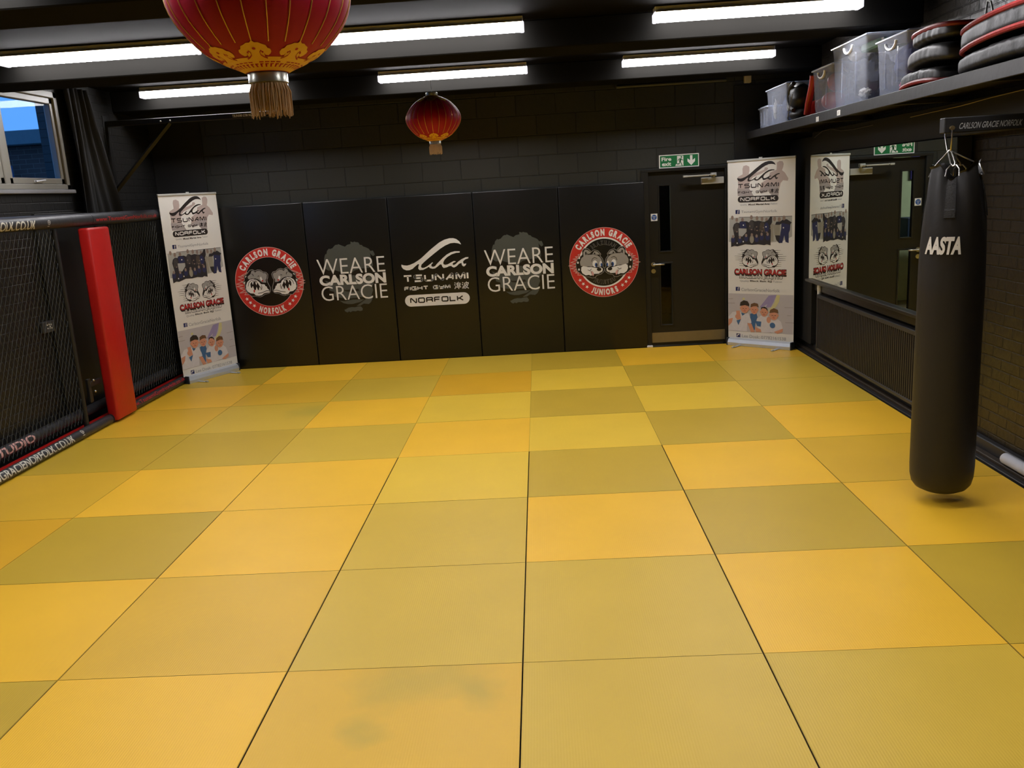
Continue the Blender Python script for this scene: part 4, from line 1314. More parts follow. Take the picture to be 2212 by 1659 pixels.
    for (x, y), (rx, ry), hk, hm in zip(pt[:4], ((.052, .056), (.045, .055), (.043, .052), (.049, .056)), ('h1', 'h2', 'h3', 'h4'), (HAIR, HAIR2, HAIR, HAIR2)):
        P.disc(x, y, rx, ry, SKIN, 9)
        P.disc(x - rx, y, .010, .014, SKIN, 8)
        P.disc(x + rx, y, .010, .014, SKIN, 8)
        P.poly(g(hk), hm, 10)
        for s_ in (-1, 1):
            P.stroke([(x + s_ * .018 - .008, y - .002), (x + s_ * .018 + .008, y - .002)], .005, HAIR, 10)
        P.stroke([(x - .004, y - .008), (x, y - .018), (x + .005, y - .018)], .003, HAIR2, 10)
        P.stroke([(x - .014, y - .030), (x + .014, y - .030)], .005, BRED, 10)
    # contact line
    P.raw([(.107, .012), (.157, .012), (.157, .056), (.107, .056)], [(0, 1, 2, 3)], FBB, 2)
    P.stroke([(.118, .020), (.122, .040), (.145, .046)], .010, SHEET, 3)
    P.text('Lee Doak: 07782161538', .180, .731, .014, .050, LGREY, 2)
    return P


def roll_banner(x0, y0, x1, y1, label):
    dx, dy = x1 - x0, y1 - y0
    L = math.hypot(dx, dy)
    t = thing('roll_up_banner', label, 'banner', ((x0 + x1) / 2, (y0 + y1) / 2, .001), math.atan2(dy, dx), group='white roll-up banners in the far corners')
    hw = L / 2
    m = MB()
    prof = [(-.050, .0), (-.052, .035), (-.040, .070), (-.012, .084), (.012, .084), (.036, .060), (.040, .0)]
    n = len(prof)
    vs = [(-hw + .006, a, b) for a, b in prof] + [(hw - .006, a, b) for a, b in prof]
    fs = [(i, i + n, (i + 1) % n + n, (i + 1) % n) for i in range(n)] + [tuple(range(n)), tuple(range(2 * n - 1, n - 1, -1))]
    m.add(vs, fs)
    m.build('base_cassette', ALU, t)
    for s_ in (-1, 1):
        MB().box((s_ * hw - .008, -.055, 0), (s_ * hw + .008, .043, .088), .004).build('end_cap', pm('dark_end_cap', (0.02, 0.03, 0.05, 1), .4), t)
    for s_ in (-.245, .245):
        f = MB()
        f.box((s_ - .018, -.16, .0), (s_ + .018, -.045, .008), .003)
        f.tube([(s_, -.16, .006), (s_, -.185, .008), (s_, -.20, .004)], .012, 8)
        f.build('foot', ALU, t)
    sh = MB().box((-.41, -.002, .082), (.41, 0, 2.10)).build('banner_sheet', SHEET, t)
    banner_print().build('banner_print', lambda a, b, h: Vector((a - .41, -.002 - h, b + .082)), sh, step=.0004, base=.0006)
    r = MB()
    r.box((-.415, -.012, 2.098), (.415, .010, 2.122), .004)
    r.box((-.02, -.006, 2.12), (.02, .008, 2.134), .002)
    r.build('top_rail', SILVP, t)
    MB().tube([(0, .022, .06), (0, .022, 2.11)], .008, 8).build('support_pole', SILVP, t)
    return t


roll_banner(2.352, -.060, 2.945, -.600, 'white printed roll-up banner standing right of the fire door')
roll_banner(-3.950, -.745, -3.600, -.060, 'white printed roll-up banner standing at the end of the cage')

# ------------------------------------------------------------------ mirror, radiator
mr = thing('wall_mirror', 'long frameless wall mirror above the radiator reflecting the door', 'mirror', (3.03, -3.0, .83))
MB().box((.0, -1.1, 0), (.006, 2.13, 1.28)).build('mirror_glass', MIRR, mr)
MB().box((.007, -1.1, 0), (.10, 2.13, 1.28)).build('mirror_backing', BLKM, mr)

RADM = pm('dark_grey_radiator', (0.024, 0.022, 0.021, 1), 0.45, var=0.1)
ra = thing('radiator', 'long dark ribbed radiator under the mirror', 'radiator', (3.115, -2.6, .075))
m = MB()
x_f = -.060
y = -1.48
vs = []
n = 0
while y < 1.48:
    for (dy, dx) in ((0, 0), (.004, .020), (.018, .020), (.022, 0)):
        vs += [(x_f + dx, y + dy, .03), (x_f + dx, y + dy, .575)]
    y += .041
n = len(vs) // 2
m.add(vs, [(2 * i, 2 * i + 2, 2 * i + 3, 2 * i + 1) for i in range(n - 1)])
m.box((-.045, -1.48, .03), (-.005, 1.48, .575))
m.build('ribbed_panel', RADM, ra)
RADE = pm('grey_radiator_edge', (0.040, 0.0385, 0.038, 1), 0.4)
MB().box((x_f - .006, -1.50, .565), (.0, 1.50, .605), .006).box((x_f - .006, -1.50, .0), (.0, 1.50, .035), .006).build('edge_casing', RADE, ra)
for s_ in (-1, 1):
    MB().box((x_f - .006, s_ * 1.50 - .012, 0), (.0, s_ * 1.50 + .012, .605), .004).build('side_casing', RADE, ra)
v = MB()
v.tube([(-.03, 1.535, .60), (-.03, 1.535, .66)], [.022, .024], 16)
v.tube([(-.03, 1.535, .66), (-.03, 1.535, .70), (-.03, 1.535, .71)], [.026, .024, .014], 16)
v.build('valve_head', WHITE, ra, True)
MB().tube([(-.03, 1.535, .52), (-.03, 1.535, .60)], .010, 10).build('valve_stem', pm('brass', (0.6, 0.42, 0.2, 1), 0.3, 0.9), ra, True)

# white foam-lagged pipe lying on the kerb, near the right edge
o = MB().tube([(3.075, -4.86, .070), (3.075, -4.88, .070), (3.075, -5.4, .070), (3.075, -6.6, .070)], [.022, .036, .036, .036], 16).build('foam_tube', pm('white_foam', (0.55, 0.56, 0.60, 1), 0.6), smooth=True)
tag(o, 'white foam pipe lying along the skirting behind the punch bag', 'pipe')
# ------------------------------------------------------------------ cage along the left wall
WIRE = pm('black_coated_wire', (0.045, 0.05, 0.045, 1), 0.4, 0.3)
STEEL = pm('black_steel_tube', (0.02, 0.02, 0.02, 1), 0.4, 0.3)
REDT = pm('red_lettering', (0.50, 0.03, 0.03, 1), 0.45)
GLD = pm('worn_white_lettering', (0.55, 0.53, 0.45, 1), 0.45, var=0.25, scale=20)
XC = -4.035


def chain_mesh(x, y0, y1, z0, z1, pitch=.058, rise=1.75):
    m = MB()
    w = .0017
    H = z1 - z0
    dyt = H / rise
    for s_ in (1, -1):
        y = y0 - dyt
        while y < y1 + dyt:
            a, b = y, y + dyt            # runs from (a,z0) to (b,z1)
            t0 = max(0.0, (y0 - a) / dyt)
            t1 = min(1.0, (y1 - a) / dyt)
            if t1 > t0 + .01:
                ya, yb = a + t0 * dyt, a + t1 * dyt
                za, zb = z0 + t0 * H, z0 + t1 * H
                if s_ < 0:
                    ya, yb = y0 + y1 - ya, y0 + y1 - yb
                m.tube([(x + s_ * .0012, ya, za), (x + s_ * .0012, yb, zb)], w, 4, cap=False)
            y += pitch
    return m


def on_tube(xc, yc, zc, r, tilt=0.0):
    """wrap artwork round a tube that runs along Y; local x runs along +Y, local y wraps upward on the +X side"""
    def fn(a, b, h):
        t = b / r + tilt
        return Vector((xc + (r + h) * cos(t), yc + a, zc + (r + h) * sin(t)))
    return fn


def logo_mark(P, x, y, s_, mat):
    P.ring(x, y + .3 * s_, .28 * s_, .42 * s_, mat, 0, 16)
    P.raw([(x - .3 * s_, y - .45 * s_), (x + .3 * s_, y - .45 * s_), (x + .3 * s_, y - .3 * s_), (x - .3 * s_, y - .3 * s_)], [(0, 1, 2, 3)], mat, 0)
    P.disc(x, y + .3 * s_, .14 * s_, .14 * s_, mat, 0, 10)


# panel nearest the camera
cg = thing('cage_panel', 'black chain link cage panel left of the red post pad', 'cage fence', (0, 0, 0), group='chain link cage panels')
chain_mesh(XC, -6.6, -2.82, .12, 1.84).build('wire_mesh', WIRE, cg)
for y in (-6.6, -2.80):
    MB().tube([(XC, y, .05), (XC, y, 1.84)], .024, 10).build('post', STEEL, cg, True)
tr = MB().tube([(-4.035, -6.8, 1.905), (-4.035, -2.2, 1.905)], .060, 20).build('padded_top_rail', RUBBER, cg, True)
P = Print()
P.text('CARLSONGRACIENORFOLK.CO.UK', -1.50, -.02, -.048, .030, GLD, 0, off=.02)
P.refine(3).build('rail_lettering', on_tube(-4.035, -3.12, 1.905, .060, -.15), tr)
P = Print()
logo_mark(P, .17, -.010, .05, DOGG)
P.refine(1).build('printed_mark', on_tube(-4.035, -3.12, 1.905, .060, -.15), tr)
br = MB().tube([(-4.000, -6.8, .045), (-4.000, -2.46, .045)], .044, 18).build('padded_bottom_rail', RUBBER, cg, True)
P = Print()
P.text('CARLSONGRACIENORFOLK.CO.UK', -1.50, -.02, -.030, .042, GLD, 0, off=.02)
P.refine(3).build('rail_lettering', on_tube(-4.000, -3.14, .045, .044, .35), br)
P = Print()
logo_mark(P, .13, .004, .05, GLD)
P.refine(1).build('printed_mark', on_tube(-4.000, -3.14, .045, .044, .35), br)
b2 = MB().tube([(-4.175, -6.8, .145), (-4.175, -2.62, .145)], .048, 18).build('rear_padded_rail', RUBBER, cg, True)
P = Print()
P.text('FITNESS STUDIO', -1.25, -.04, -.036, .036, PINK, 0, off=.03)
P.refine(3).build('rail_lettering', on_tube(-4.175, -3.40, .145, .048, .35), b2)
MB().box((-4.13, -6.8, -.02), (-4.05, -1.9, .062), .01).build('red_kerb', REDV, cg)

# panel nearest the far wall
cg = thing('cage_panel', 'black chain link cage panel between the red post pad and the left banner', 'cage fence', (0, 0, 0), group='chain link cage panels')
chain_mesh(XC, -2.02, -.42, .12, 1.84).build('wire_mesh', WIRE, cg)
for y in (-2.05, -.42):
    MB().tube([(XC, y, .05), (XC, y, 1.84)], .024, 10).build('post', STEEL, cg, True)
tr = MB().tube([(-4.035, -2.19, 1.905), (-4.035, -.42, 1.905)], .058, 20).build('padded_top_rail', RUBBER, cg, True)
P = Print()
P.text('www.TsunamiGymNorfolk.co.uk', .05, 1.38, -.030, .022, REDT, 0, off=.01)
P.refine(3).build('rail_lettering', on_tube(-4.035, -2.20, 1.905, .058, -.12), tr)
br = MB().tube([(-4.000, -2.44, .045), (-4.000, -.40, .045)], .043, 18).build('padded_bottom_rail', RUBBER, cg, True)
P = Print()
P.text('www.TsunamiGymNorfolk.co.uk', .02, 1.40, -.020, .034, REDT, 0, off=.01)
P.refine(3).build('rail_lettering', on_tube(-4.000, -2.14, .045, .043, .3), br)
MB().tube([(-4.175, -2.60, .145), (-4.175, -.40, .145)], .046, 16).build('rear_padded_rail', RUBBER, cg, True)
MB().box((-4.13, -1.89, -.02), (-4.05, -.40, .062), .01).build('red_kerb', REDV, cg)

# gate opening between the two panels: a hinge bar with two bolts
gt = thing('gate_hinge', 'black gate hinge bar with two shiny bolts low beside the red post pad', 'hinge', (-4.03, -2.55, .42))
MB().box((-.015, -.10, -.02), (.01, .105, .03), .004).box((-.02, -.13, -.16), (.008, -.08, .06), .004).build('hinge_bar', STEEL, gt)
for z in (.035, -.07):
    MB().ell((.012, -.04, z), (.012, .012, .012), 10, 8).build('bolt', CHROME, gt, True)

# red padded post cover
rp = thing('post_pad', 'tall red padded post cover standing against the cage', 'pad', (-3.97, -2.235, .02))
m = MB()
m.box((-.055, -.20, .0), (.050, .20, 1.81), .022, seg=3)
o = m.build('pad_cushion', REDV, rp, True)
MB().box((-.062, -.16, .06), (-.054, .16, 1.76)).build('backing_board', BLKM, rp)

# dark door panel behind the cage, with a small label
dr = thing('door_2', 'dark flush door in the brick wall behind the cage', 'door', (XL, -1.6, 0), kind='structure')
MB().box((.002, -1.05, .0), (.035, 1.3, 1.98), .004).build('door_leaf', pm('dark_door', (0.011, 0.0107, 0.0098, 1), 0.4), dr)
MB().box((.036, .35, .985), (.05, 1.2, 1.005), .003).build('push_bar', STEEL, dr)
pl = thing('label_plate', 'small grey label plate on the wall behind the cage mesh', 'label', (XL + .04, -2.73, .99))
MB().box((-.038, -.09, -.05), (.0, .09, .05), .006).build('plate', pm('dark_plate', (0.05, 0.05, 0.05, 1), .5), pl)
P = Print()
for a, b in ((-.03, .018), (0, .02), (.03, .016), (-.028, -.012), (.004, -.014), (.034, -.016), (.012, .0)):
    P.disc(a, b, .010, .008, SHEET, 0, 6)
P.build('plate_print', lambda a, b, h: Vector((h, a, b)), pl)

# ------------------------------------------------------------------ black drape hanging beside the window
m = MB()
n, k_ = 60, 14
vs = []
for j in range(k_ + 1):
    t = j / k_
    z = 3.14 - t * 1.25
    for i in range(n + 1):
        u = i / n
        y = -1.86 + u * (.42 + .38 * t) + .03 * sin(3 * t + u * 5)
        x = XL + .055 + .028 * sin(u * 6.5 * pi + t * 1.2) + .014 * sin(u * 15 * pi + 2 * t)
        vs.append((x, y, z))
fs = [(j * (n + 1) + i, j * (n + 1) + i + 1, (j + 1) * (n + 1) + i + 1, (j + 1) * (n + 1) + i) for j in range(k_) for i in range(n)]
m.add(vs, fs)
o = m.build('drape', pm('black_drape_cloth', (0.0055, 0.006, 0.006, 1), 0.85), smooth=True)
sm = o.modifiers.new('thickness', 'SOLIDIFY')
sm.thickness = .004
tag(o, 'black cloth drape hanging in folds beside the window', 'drape')

# ------------------------------------------------------------------ wall brackets for punch bags
ARM = pm('black_box_section', (0.0055, 0.0052, 0.005, 1), 0.55)
lb = thing('bag_bracket', 'empty black wall bracket with diagonal strut and white lettering high on the left', 'bracket', (XL, -1.0, 2.80), group='wall brackets for punch bags')
MB().box((.008, -.03, .03), (1.825, .03, .085), .004).build('arm', ARM, lb)
MB().box((0, -.06, -.80), (.008, .06, .14), .002).build('wall_plate', ARM, lb)
MB().tube([(.01, 0, -.62), (.68, 0, .032)], .024, 4).build('strut', ARM, lb)
for dx in (.60, .70):
    MB().ell((dx, -.033, .05), (.009, .006, .009), 8, 6).build('bolt', SILVP, lb, True)
P = Print()
P.text('TSUNAMI GYM NORFOLK', 1.355, 1.64, .042, .070, WHITE, 0, off=.03)
P.build('arm_lettering', lambda a, b, h: Vector((a, -.03 - h, b)), lb)

rb = thing('bag_bracket', 'black wall bracket with white lettering holding the punch bag', 'bracket', (XR, -5.36, 2.14), group='wall brackets for punch bags')
MB().box((-.79, -.03, -.045), (-.008, .03, .035), .004).build('arm', ARM, rb)
MB().box((-.008, -.06, -.40), (.0, .06, .14), .002).build('wall_plate', ARM, rb)
P = Print()
P.text('CARLSON GRACIE NORFOLK', -.715, -.385, -.028, .004, pm('silver_lettering', (0.30, 0.30, 0.29, 1), .4), 0, off=.01, shear=.25)
P.build('arm_lettering', lambda a, b, h: Vector((a, -.03 - h, b)), rb)
m = MB()
m.tube([(-.752, -.045, -.02), (-.752, -.03, -.02)], .012, 8)
m.tube([(-.752, .03, -.02), (-.752, .045, -.02)], .012, 8)
m.build('bolt', pm('brass_bolt', (0.55, 0.42, 0.2, 1), .3, .9), rb, True)
m = MB()
m.tube([(-.752, -.04, -.02), (-.752, -.04, -.06), (-.745, -.02, -.135), (-.745, .02, -.135), (-.752, .04, -.06), (-.752, .04, -.02)], .0045, 8)
m.build('shackle', CHROME, rb, True)

# ------------------------------------------------------------------ punch bag
BX, BY = 2.450, -5.36
bg = thing('punch_bag', 'tall black punch bag hanging from the right wall bracket on steel clips', 'punch bag', (BX, BY, 0))
BAGM = pm('black_bag_canvas', (0.0115, 0.0102, 0.0093, 1), 0.48, var=0.12, scale=6, bump=0.12, bscale=30)
prof = [(.0, .062), (.06, .062), (.105, .070), (.140, .088), (.160, .115), (.170, .16), (.173, .22), (.172, .5), (.172, .9), (.170, 1.2)]
zz_ = 1.25
while zz_ < 1.895:
    t = (zz_ - 1.25) / .645
    prof.append((.171 - .012 * t - .040 * t ** 4, zz_))
    zz_ += .02
prof += [(.128, 1.90), (.118, 1.885), (.10, 1.80)]


def gather(r, z, a):
    t = max(0, (z - 1.45) / .45)
    if t <= 0:
        return r + .0012 * sin(3 * a + 8 * z), z
    f = t * t
    w_ = .55 * sin(4 * a + .6) + .40 * sin(7 * a + 2.1 + z * 5) + .30 * sin(13 * a + 9 * z)
    rr_ = r * (1 + .15 * f * w_)
    zz2 = z + (.040 * f * sin(4 * a + .6) + .012 * f * sin(9 * a) if z > 1.7 else 0)
    return rr_, zz2


MB().lathe(prof, 96, fn=gather).build('bag_body', BAGM, bg, True)
# label patch and lettering wrap round the front
ca = math.atan2(-10.28 - BY, .16 - BX)


def on_bag(a, b, h):
    t = ca - rad(19) + a / .1715
    return Vector(((.1715 + h + .0012) * cos(t), (.1715 + h + .0012) * sin(t), b))


P = Print()
P.text('AASTA', -.098, .098, 1.455, 1.552, WHITE, 0, off=.05, shear=.12)
P.refine(3).build('bag_lettering', on_bag, bg)
# four webbing tabs with rings, clips up to the hub
hub = Vector((-.045, 0, 2.005))
for k, aa in enumerate((ca - .15, ca + 1.5, ca + 3.0, ca - 1.62)):
    ax, ay = cos(aa), sin(aa)
    tb_ = MB()
    vs = []
    for q in range(9):
        z = 1.66 + .235 * q / 8
        pr = min(prof[:-2], key=lambda p: abs(p[1] - z))
        for e in range(7):
            a_ = aa + (e - 3) * .058
            r_, z_ = gather(pr[0], pr[1], a_)
            for dr in (.0015, .0055):
                vs.append(((r_ + dr) * cos(a_), (r_ + dr) * sin(a_), z_))
    g_ = lambda q, e, d_: (q * 7 + e) * 2 + d_
    fs = []
    for q in range(8):
        for e in range(6):
            fs.append((g_(q, e, 1), g_(q, e + 1, 1), g_(q + 1, e + 1, 1), g_(q + 1, e, 1)))
            fs.append((g_(q, e, 0), g_(q + 1, e, 0), g_(q + 1, e + 1, 0), g_(q, e + 1, 0)))
        fs.append((g_(q, 0, 0), g_(q, 0, 1), g_(q + 1, 0, 1), g_(q + 1, 0, 0)))
        fs.append((g_(q, 6, 1), g_(q, 6, 0), g_(q + 1, 6, 0), g_(q + 1, 6, 1)))
    for e in range(6):
        fs.append((g_(0, e, 0), g_(0, e + 1, 0), g_(0, e + 1, 1), g_(0, e, 1)))
        fs.append((g_(8, e, 1), g_(8, e + 1, 1), g_(8, e + 1, 0), g_(8, e, 0)))
    tb_.add(vs, fs)
    tb_.build('webbing_tab', pm('black_webbing', (0.015, 0.0142, 0.0135, 1), .7, bump=.3, bscale=120), bg)
    # D ring lying over the rim
    rn = MB()
    c0 = Vector((ax * .12, ay * .12, 1.90))
    tn = Vector((-ay, ax, 0))
    upv = Vector((-ax * .4, -ay * .4, .9))
    rn.tube([c0 + tn * .034 - upv * .035, c0 + tn * .030 + upv * .005, c0 + tn * .014 + upv * .028, c0 - tn * .014 + upv * .028, c0 - tn * .030 + upv * .005, c0 - tn * .034 - upv * .035], .0035, 8)
    rn.build('ring', CHROME, bg, True)
    # karabiner
    cl = MB()
    p0 = c0 + upv * .024
    d_ = (hub - p0)
    sd_ = tn * .011
    cl.tube([p0 + sd_ * .3, p0 + d_ * .18 + sd_, p0 + d_ * .85 + sd_ * .8, hub + sd_ * .2, p0 + d_ * .85 - sd_ * .8, p0 + d_ * .18 - sd_, p0 - sd_ * .3], .0036, 8, closed=True)
    cl.build('clip', CHROME, bg, True)

# ------------------------------------------------------------------ lanterns
GOLD = pm('lantern_gold_print', (0.74, 0.40, 0.018, 1), 0.45, var=0.06)
GOLDL = pm('lantern_gold_piping', (0.75, 0.45, 0.10, 1), 0.32, 0.5)
LRED = pm('lantern_red_silk', (0.35, 0.004, 0.030, 1), 0.55, var=0.1, scale=8, spec=0.25)
TASS = pm('tassel_thread', (0.52, 0.34, 0.16, 1), 0.7, var=0.2, scale=40)
LCAP = pm('lantern_cap', (0.42, 0.42, 0.36, 1), 0.3, 0.7, var=.2, scale=30)
LR, LH = .25, .195


def lr(t):
    """lantern profile: t from -1 (bottom) to 1 (top) -> radius"""
    t = min(1, abs(t))
    T_ = ((0, 1), (.12, .985), (.25, .95), (.4, .88), (.55, .785), (.69, .675), (.79, .565), (.88, .43), (.95, .30), (1, .225))
    for (a, x), (b, y) in zip(T_, T_[1:]):
        if t <= b:
            return LR * (x + (y - x) * (t - a) / (b - a))
    return LR * .225


def on_lantern(a, b, h, foot=-1):
    """a = angle, b = height parameter -1..1"""
    r = lr(b) + h + .0016
    return Vector((r * cos(a), r * sin(a), b * LH))


def make_lantern(label, loc, cord, rz):
    t = thing('paper_lantern', label, 'lantern', loc, rz, group='red and gold lanterns hanging from the ceiling')
    prof = []
    N = 28
    for i in range(N + 1):
        tt = -cos(pi * i / N)
        prof.append((lr(tt), tt * LH))
    def gore(r, z, a):
        q = abs(sin(12 * a))
        f = (r / LR) ** 2
        return r - .0042 * f * (1 - q) ** 2, z
    MB().lathe(prof, 192, fn=gore).build('lantern_shade', LRED, t, True)
    pi_ = MB()
    for k in range(24):
        a = pi * k / 12
        pts = []
        for i in range(15):
            tt = -.70 + i * .1
            r = lr(tt) - .0006
            pts.append((r * cos(a), r * sin(a), tt * LH))
        pi_.tube(pts, .0017, 5)
    pi_.build('gold_piping', GOLDL, t, True)
    # printed collars top and bottom
    P = Print()
    for sg in (-1, 1):
        f = lambda q: sg * q
        # band
        n = 96
        vs, fs = [], []
        bb = [.995, .975, .95, .92, .89, .86]
        for b_ in bb:
            for k in range(n):
                vs.append((2 * pi * k / n, f(b_)))
        for j in range(len(bb) - 1):
            for k in range(n):
                k2 = (k + 1) % n
                fs.append((j * n + k, j * n + k2, (j + 1) * n + k2, (j + 1) * n + k))
        # unwrapped angle at the seam is fine: cos/sin wrap
        P.raw(vs, fs, GOLD, 0)
        # fretwork keys
        for k in range(40):
            a0 = 2 * pi * k / 40
            w_ = .055
            if k % 5 != 4:
                P.raw([(a0, f(.905)), (a0 + w_ * 2.2, f(.905)), (a0 + w_ * 2.2, f(.915)), (a0, f(.915))], [(0, 1, 2, 3)], LRED, 2)
            P.raw([(a0, f(.925)), (a0 + w_, f(.925)), (a0 + w_, f(.96)), (a0, f(.96))], [(0, 1, 2, 3)], LRED, 2)
            P.raw([(a0, f(.925)), (a0 + w_ * 1.9, f(.925)), (a0 + w_ * 1.9, f(.934)), (a0, f(.934))], [(0, 1, 2, 3)], LRED, 2)
        # cloud heads
        for k in range(8):
            c = 2 * pi * k / 8
            K = [(-.39, .858), (-.375, .82), (-.33, .80), (-.285, .785), (-.25, .76), (-.20, .725), (-.15, .70), (-.09, .685), (-.03, .665), (0, .640), (.03, .665), (.09, .685), (.15, .70), (.20, .725), (.25, .76), (.285, .785), (.33, .80), (.375, .82), (.39, .858), (.30, .885), (.15, .89), (0, .89), (-.15, .89), (-.30, .885)]
            S_ = .80
            KK = [(-.385, .80), (-.40, .775), (-.37, .745), (-.31, .735), (-.27, .70), (-.19, .685), (-.12, .665), (-.05, .665), (0, .640), (.05, .665), (.12, .665), (.19, .685), (.27, .70), (.31, .735), (.37, .745), (.40, .775), (.385, .80), (.33, .822), (.25, .815), (.22, .79), (.235, .835), (.30, .865), (.40, .875), (.40, .885), (-.40, .885), (-.40, .875), (-.30, .865), (-.235, .835), (-.22, .79), (-.25, .815), (-.33, .822)]
            pts = [(c + x * .78, f(1 - (1 - y) * .86)) for x, y in KK]
            # dense tessellation keeps it on the curve
            tri = tessellate_polygon([[Vector((x, y, 0)) for x, y in pts]])
            for tr_ in tri:
                A, B, C_ = [pts[i] for i in tr_]
                subdiv(P, A, B, C_, GOLD, 1, 2)
            P.disc(c, f(.775), .030, .013, LRED, 3, 14)
            for s2 in (-1, 1):
                P.stroke([(c + s2 * .145, f(.815)), (c + s2 * .115, f(.798)), (c + s2 * .09, f(.815)), (c + s2 * .10, f(.842)), (c + s2 * .16, f(.862)), (c + s2 * .24, f(.876))], .012, LRED, 3)
                P.disc(c + s2 * .145, f(.813), .018, .010, LRED, 3, 10)
    P.build('gold_print', on_lantern, t, step=.0004, base=.0)
    for sg in (-1, 1):
        z = sg * LH
        c = MB()
        c.lathe([(.050, z - sg * .006), (.0545, z), (.0545, z + sg * .026), (.050, z + sg * .028), (.040, z + sg * .028)], 32)
        c.build('rim_cap', LCAP, t, True)
    ts = MB()
    rs = random.Random(5)
    for k in range(120):
        a = 2 * pi * k / 120
        L_ = .088 + rs.uniform(-.010, .008)
        r0 = .046
        r1 = .052 + rs.uniform(-.004, .006)
        a1 = a + rs.uniform(-.05, .05)
        ts.tube([(r0 * cos(a), r0 * sin(a), -LH - .024), (r1 * cos(a), r1 * sin(a), -LH - .05), (r1 * cos(a1), r1 * sin(a1), -LH - .024 - L_)], [.0016, .0015, .0012], 4)
    ts.lathe([(.047, -LH - .022), (.047, -LH - .055), (.046, -LH - .095)], 40)
    ts.build('tassel', TASS, t)
    cd = MB()
    cd.tube([(.02, 0, LH + .02), (0, 0, LH + .13), (0, 0, LH + cord)], .0016, 6)
    cd.tube([(-.02, 0, LH + .02), (0, 0, LH + .13)], .0016, 6)
    cd.build('hanging_cord', pm('clear_cord', (0.28, 0.27, 0.25, 1), .3), t)
    return t


def subdiv(P, A, B, C_, mat, layer, n):
    if n == 0:
        P.raw([A, B, C_], [(0, 1, 2)], mat, layer)
        return
    m = lambda p, q: ((p[0] + q[0]) / 2, (p[1] + q[1]) / 2)
    a, b, c = m(A, B), m(B, C_), m(C_, A)
    for t in ((A, a, c), (a, B, b), (c, b, C_), (a, b, c)):
        subdiv(P, *t, mat, layer, n - 1)


make_lantern('large red and gold lantern hanging nearest the camera, cut off by the top edge', (-.578, -7.74, 2.487), ZC - 2.487 - LH, rad(-81 + 90 - 90 - 4))
make_lantern('small looking red and gold lantern hanging further away in the middle of the room', (-.735, -2.2, 2.605), ZC - 2.605 - LH, rad(-90 + 3))
# ------------------------------------------------------------------ shelf over the mirror
SX0, SZ = 2.57, 2.42
sh = thing('wall_shelf', 'long black shelf high on the brick wall loaded with boxes and kick pads', 'shelf', (0, 0, 0))
SHM = pm('black_shelf_board', (0.016, 0.0152, 0.015, 1), 0.5, var=0.2, bump=.15, bscale=15)
MB().box((SX0 + .018, -6.6, SZ - .02), (XR - .001, -.02, SZ), .002).build('shelf_board', SHM, sh)
MB().box((SX0, -6.6, SZ - .075), (SX0 + .018, -.02, SZ + .004), .003).build('front_lip', SHM, sh)
for y in (-.6, -2.2, -3.8, -5.2):
    b_ = MB()
    b_.box((SX0 + .05, y - .02, SZ - .06), (XR - .001, y + .02, SZ - .02), .003)
    b_.build('shelf_bracket', BLKM, sh)
for y, z, lb in ((-2.55, 2.372, 'small white square sticker on the shelf edge, left of two'), (-3.08, 2.380, 'small white square sticker with a dark mark on the shelf edge, right of two')):
    s_ = MB().box((SX0 - .0012, y - .036, z - .020), (SX0 - .0002, y + .036, z + .020)).build('sticker', WHITE)
    tag(s_, lb, 'sticker', 'white stickers on the shelf edge')
    if 'dark' in lb:
        P = Print()
        P.stroke([(-.012, -.012), (.002, .004), (.012, .012)], .006, INK, 0)
        P.build('sticker_mark', lambda a, b, h: Vector((SX0 - .0014 - h, y - a, z + b)), s_)

CLEAR = glassy('milky_clear_plastic', (0.93, 0.95, 1.0, 1), haze=.25, rough=.08)
LIDM = glassy('milky_lid_plastic', (0.9, 0.93, 1, 1), haze=.72, rough=.15)


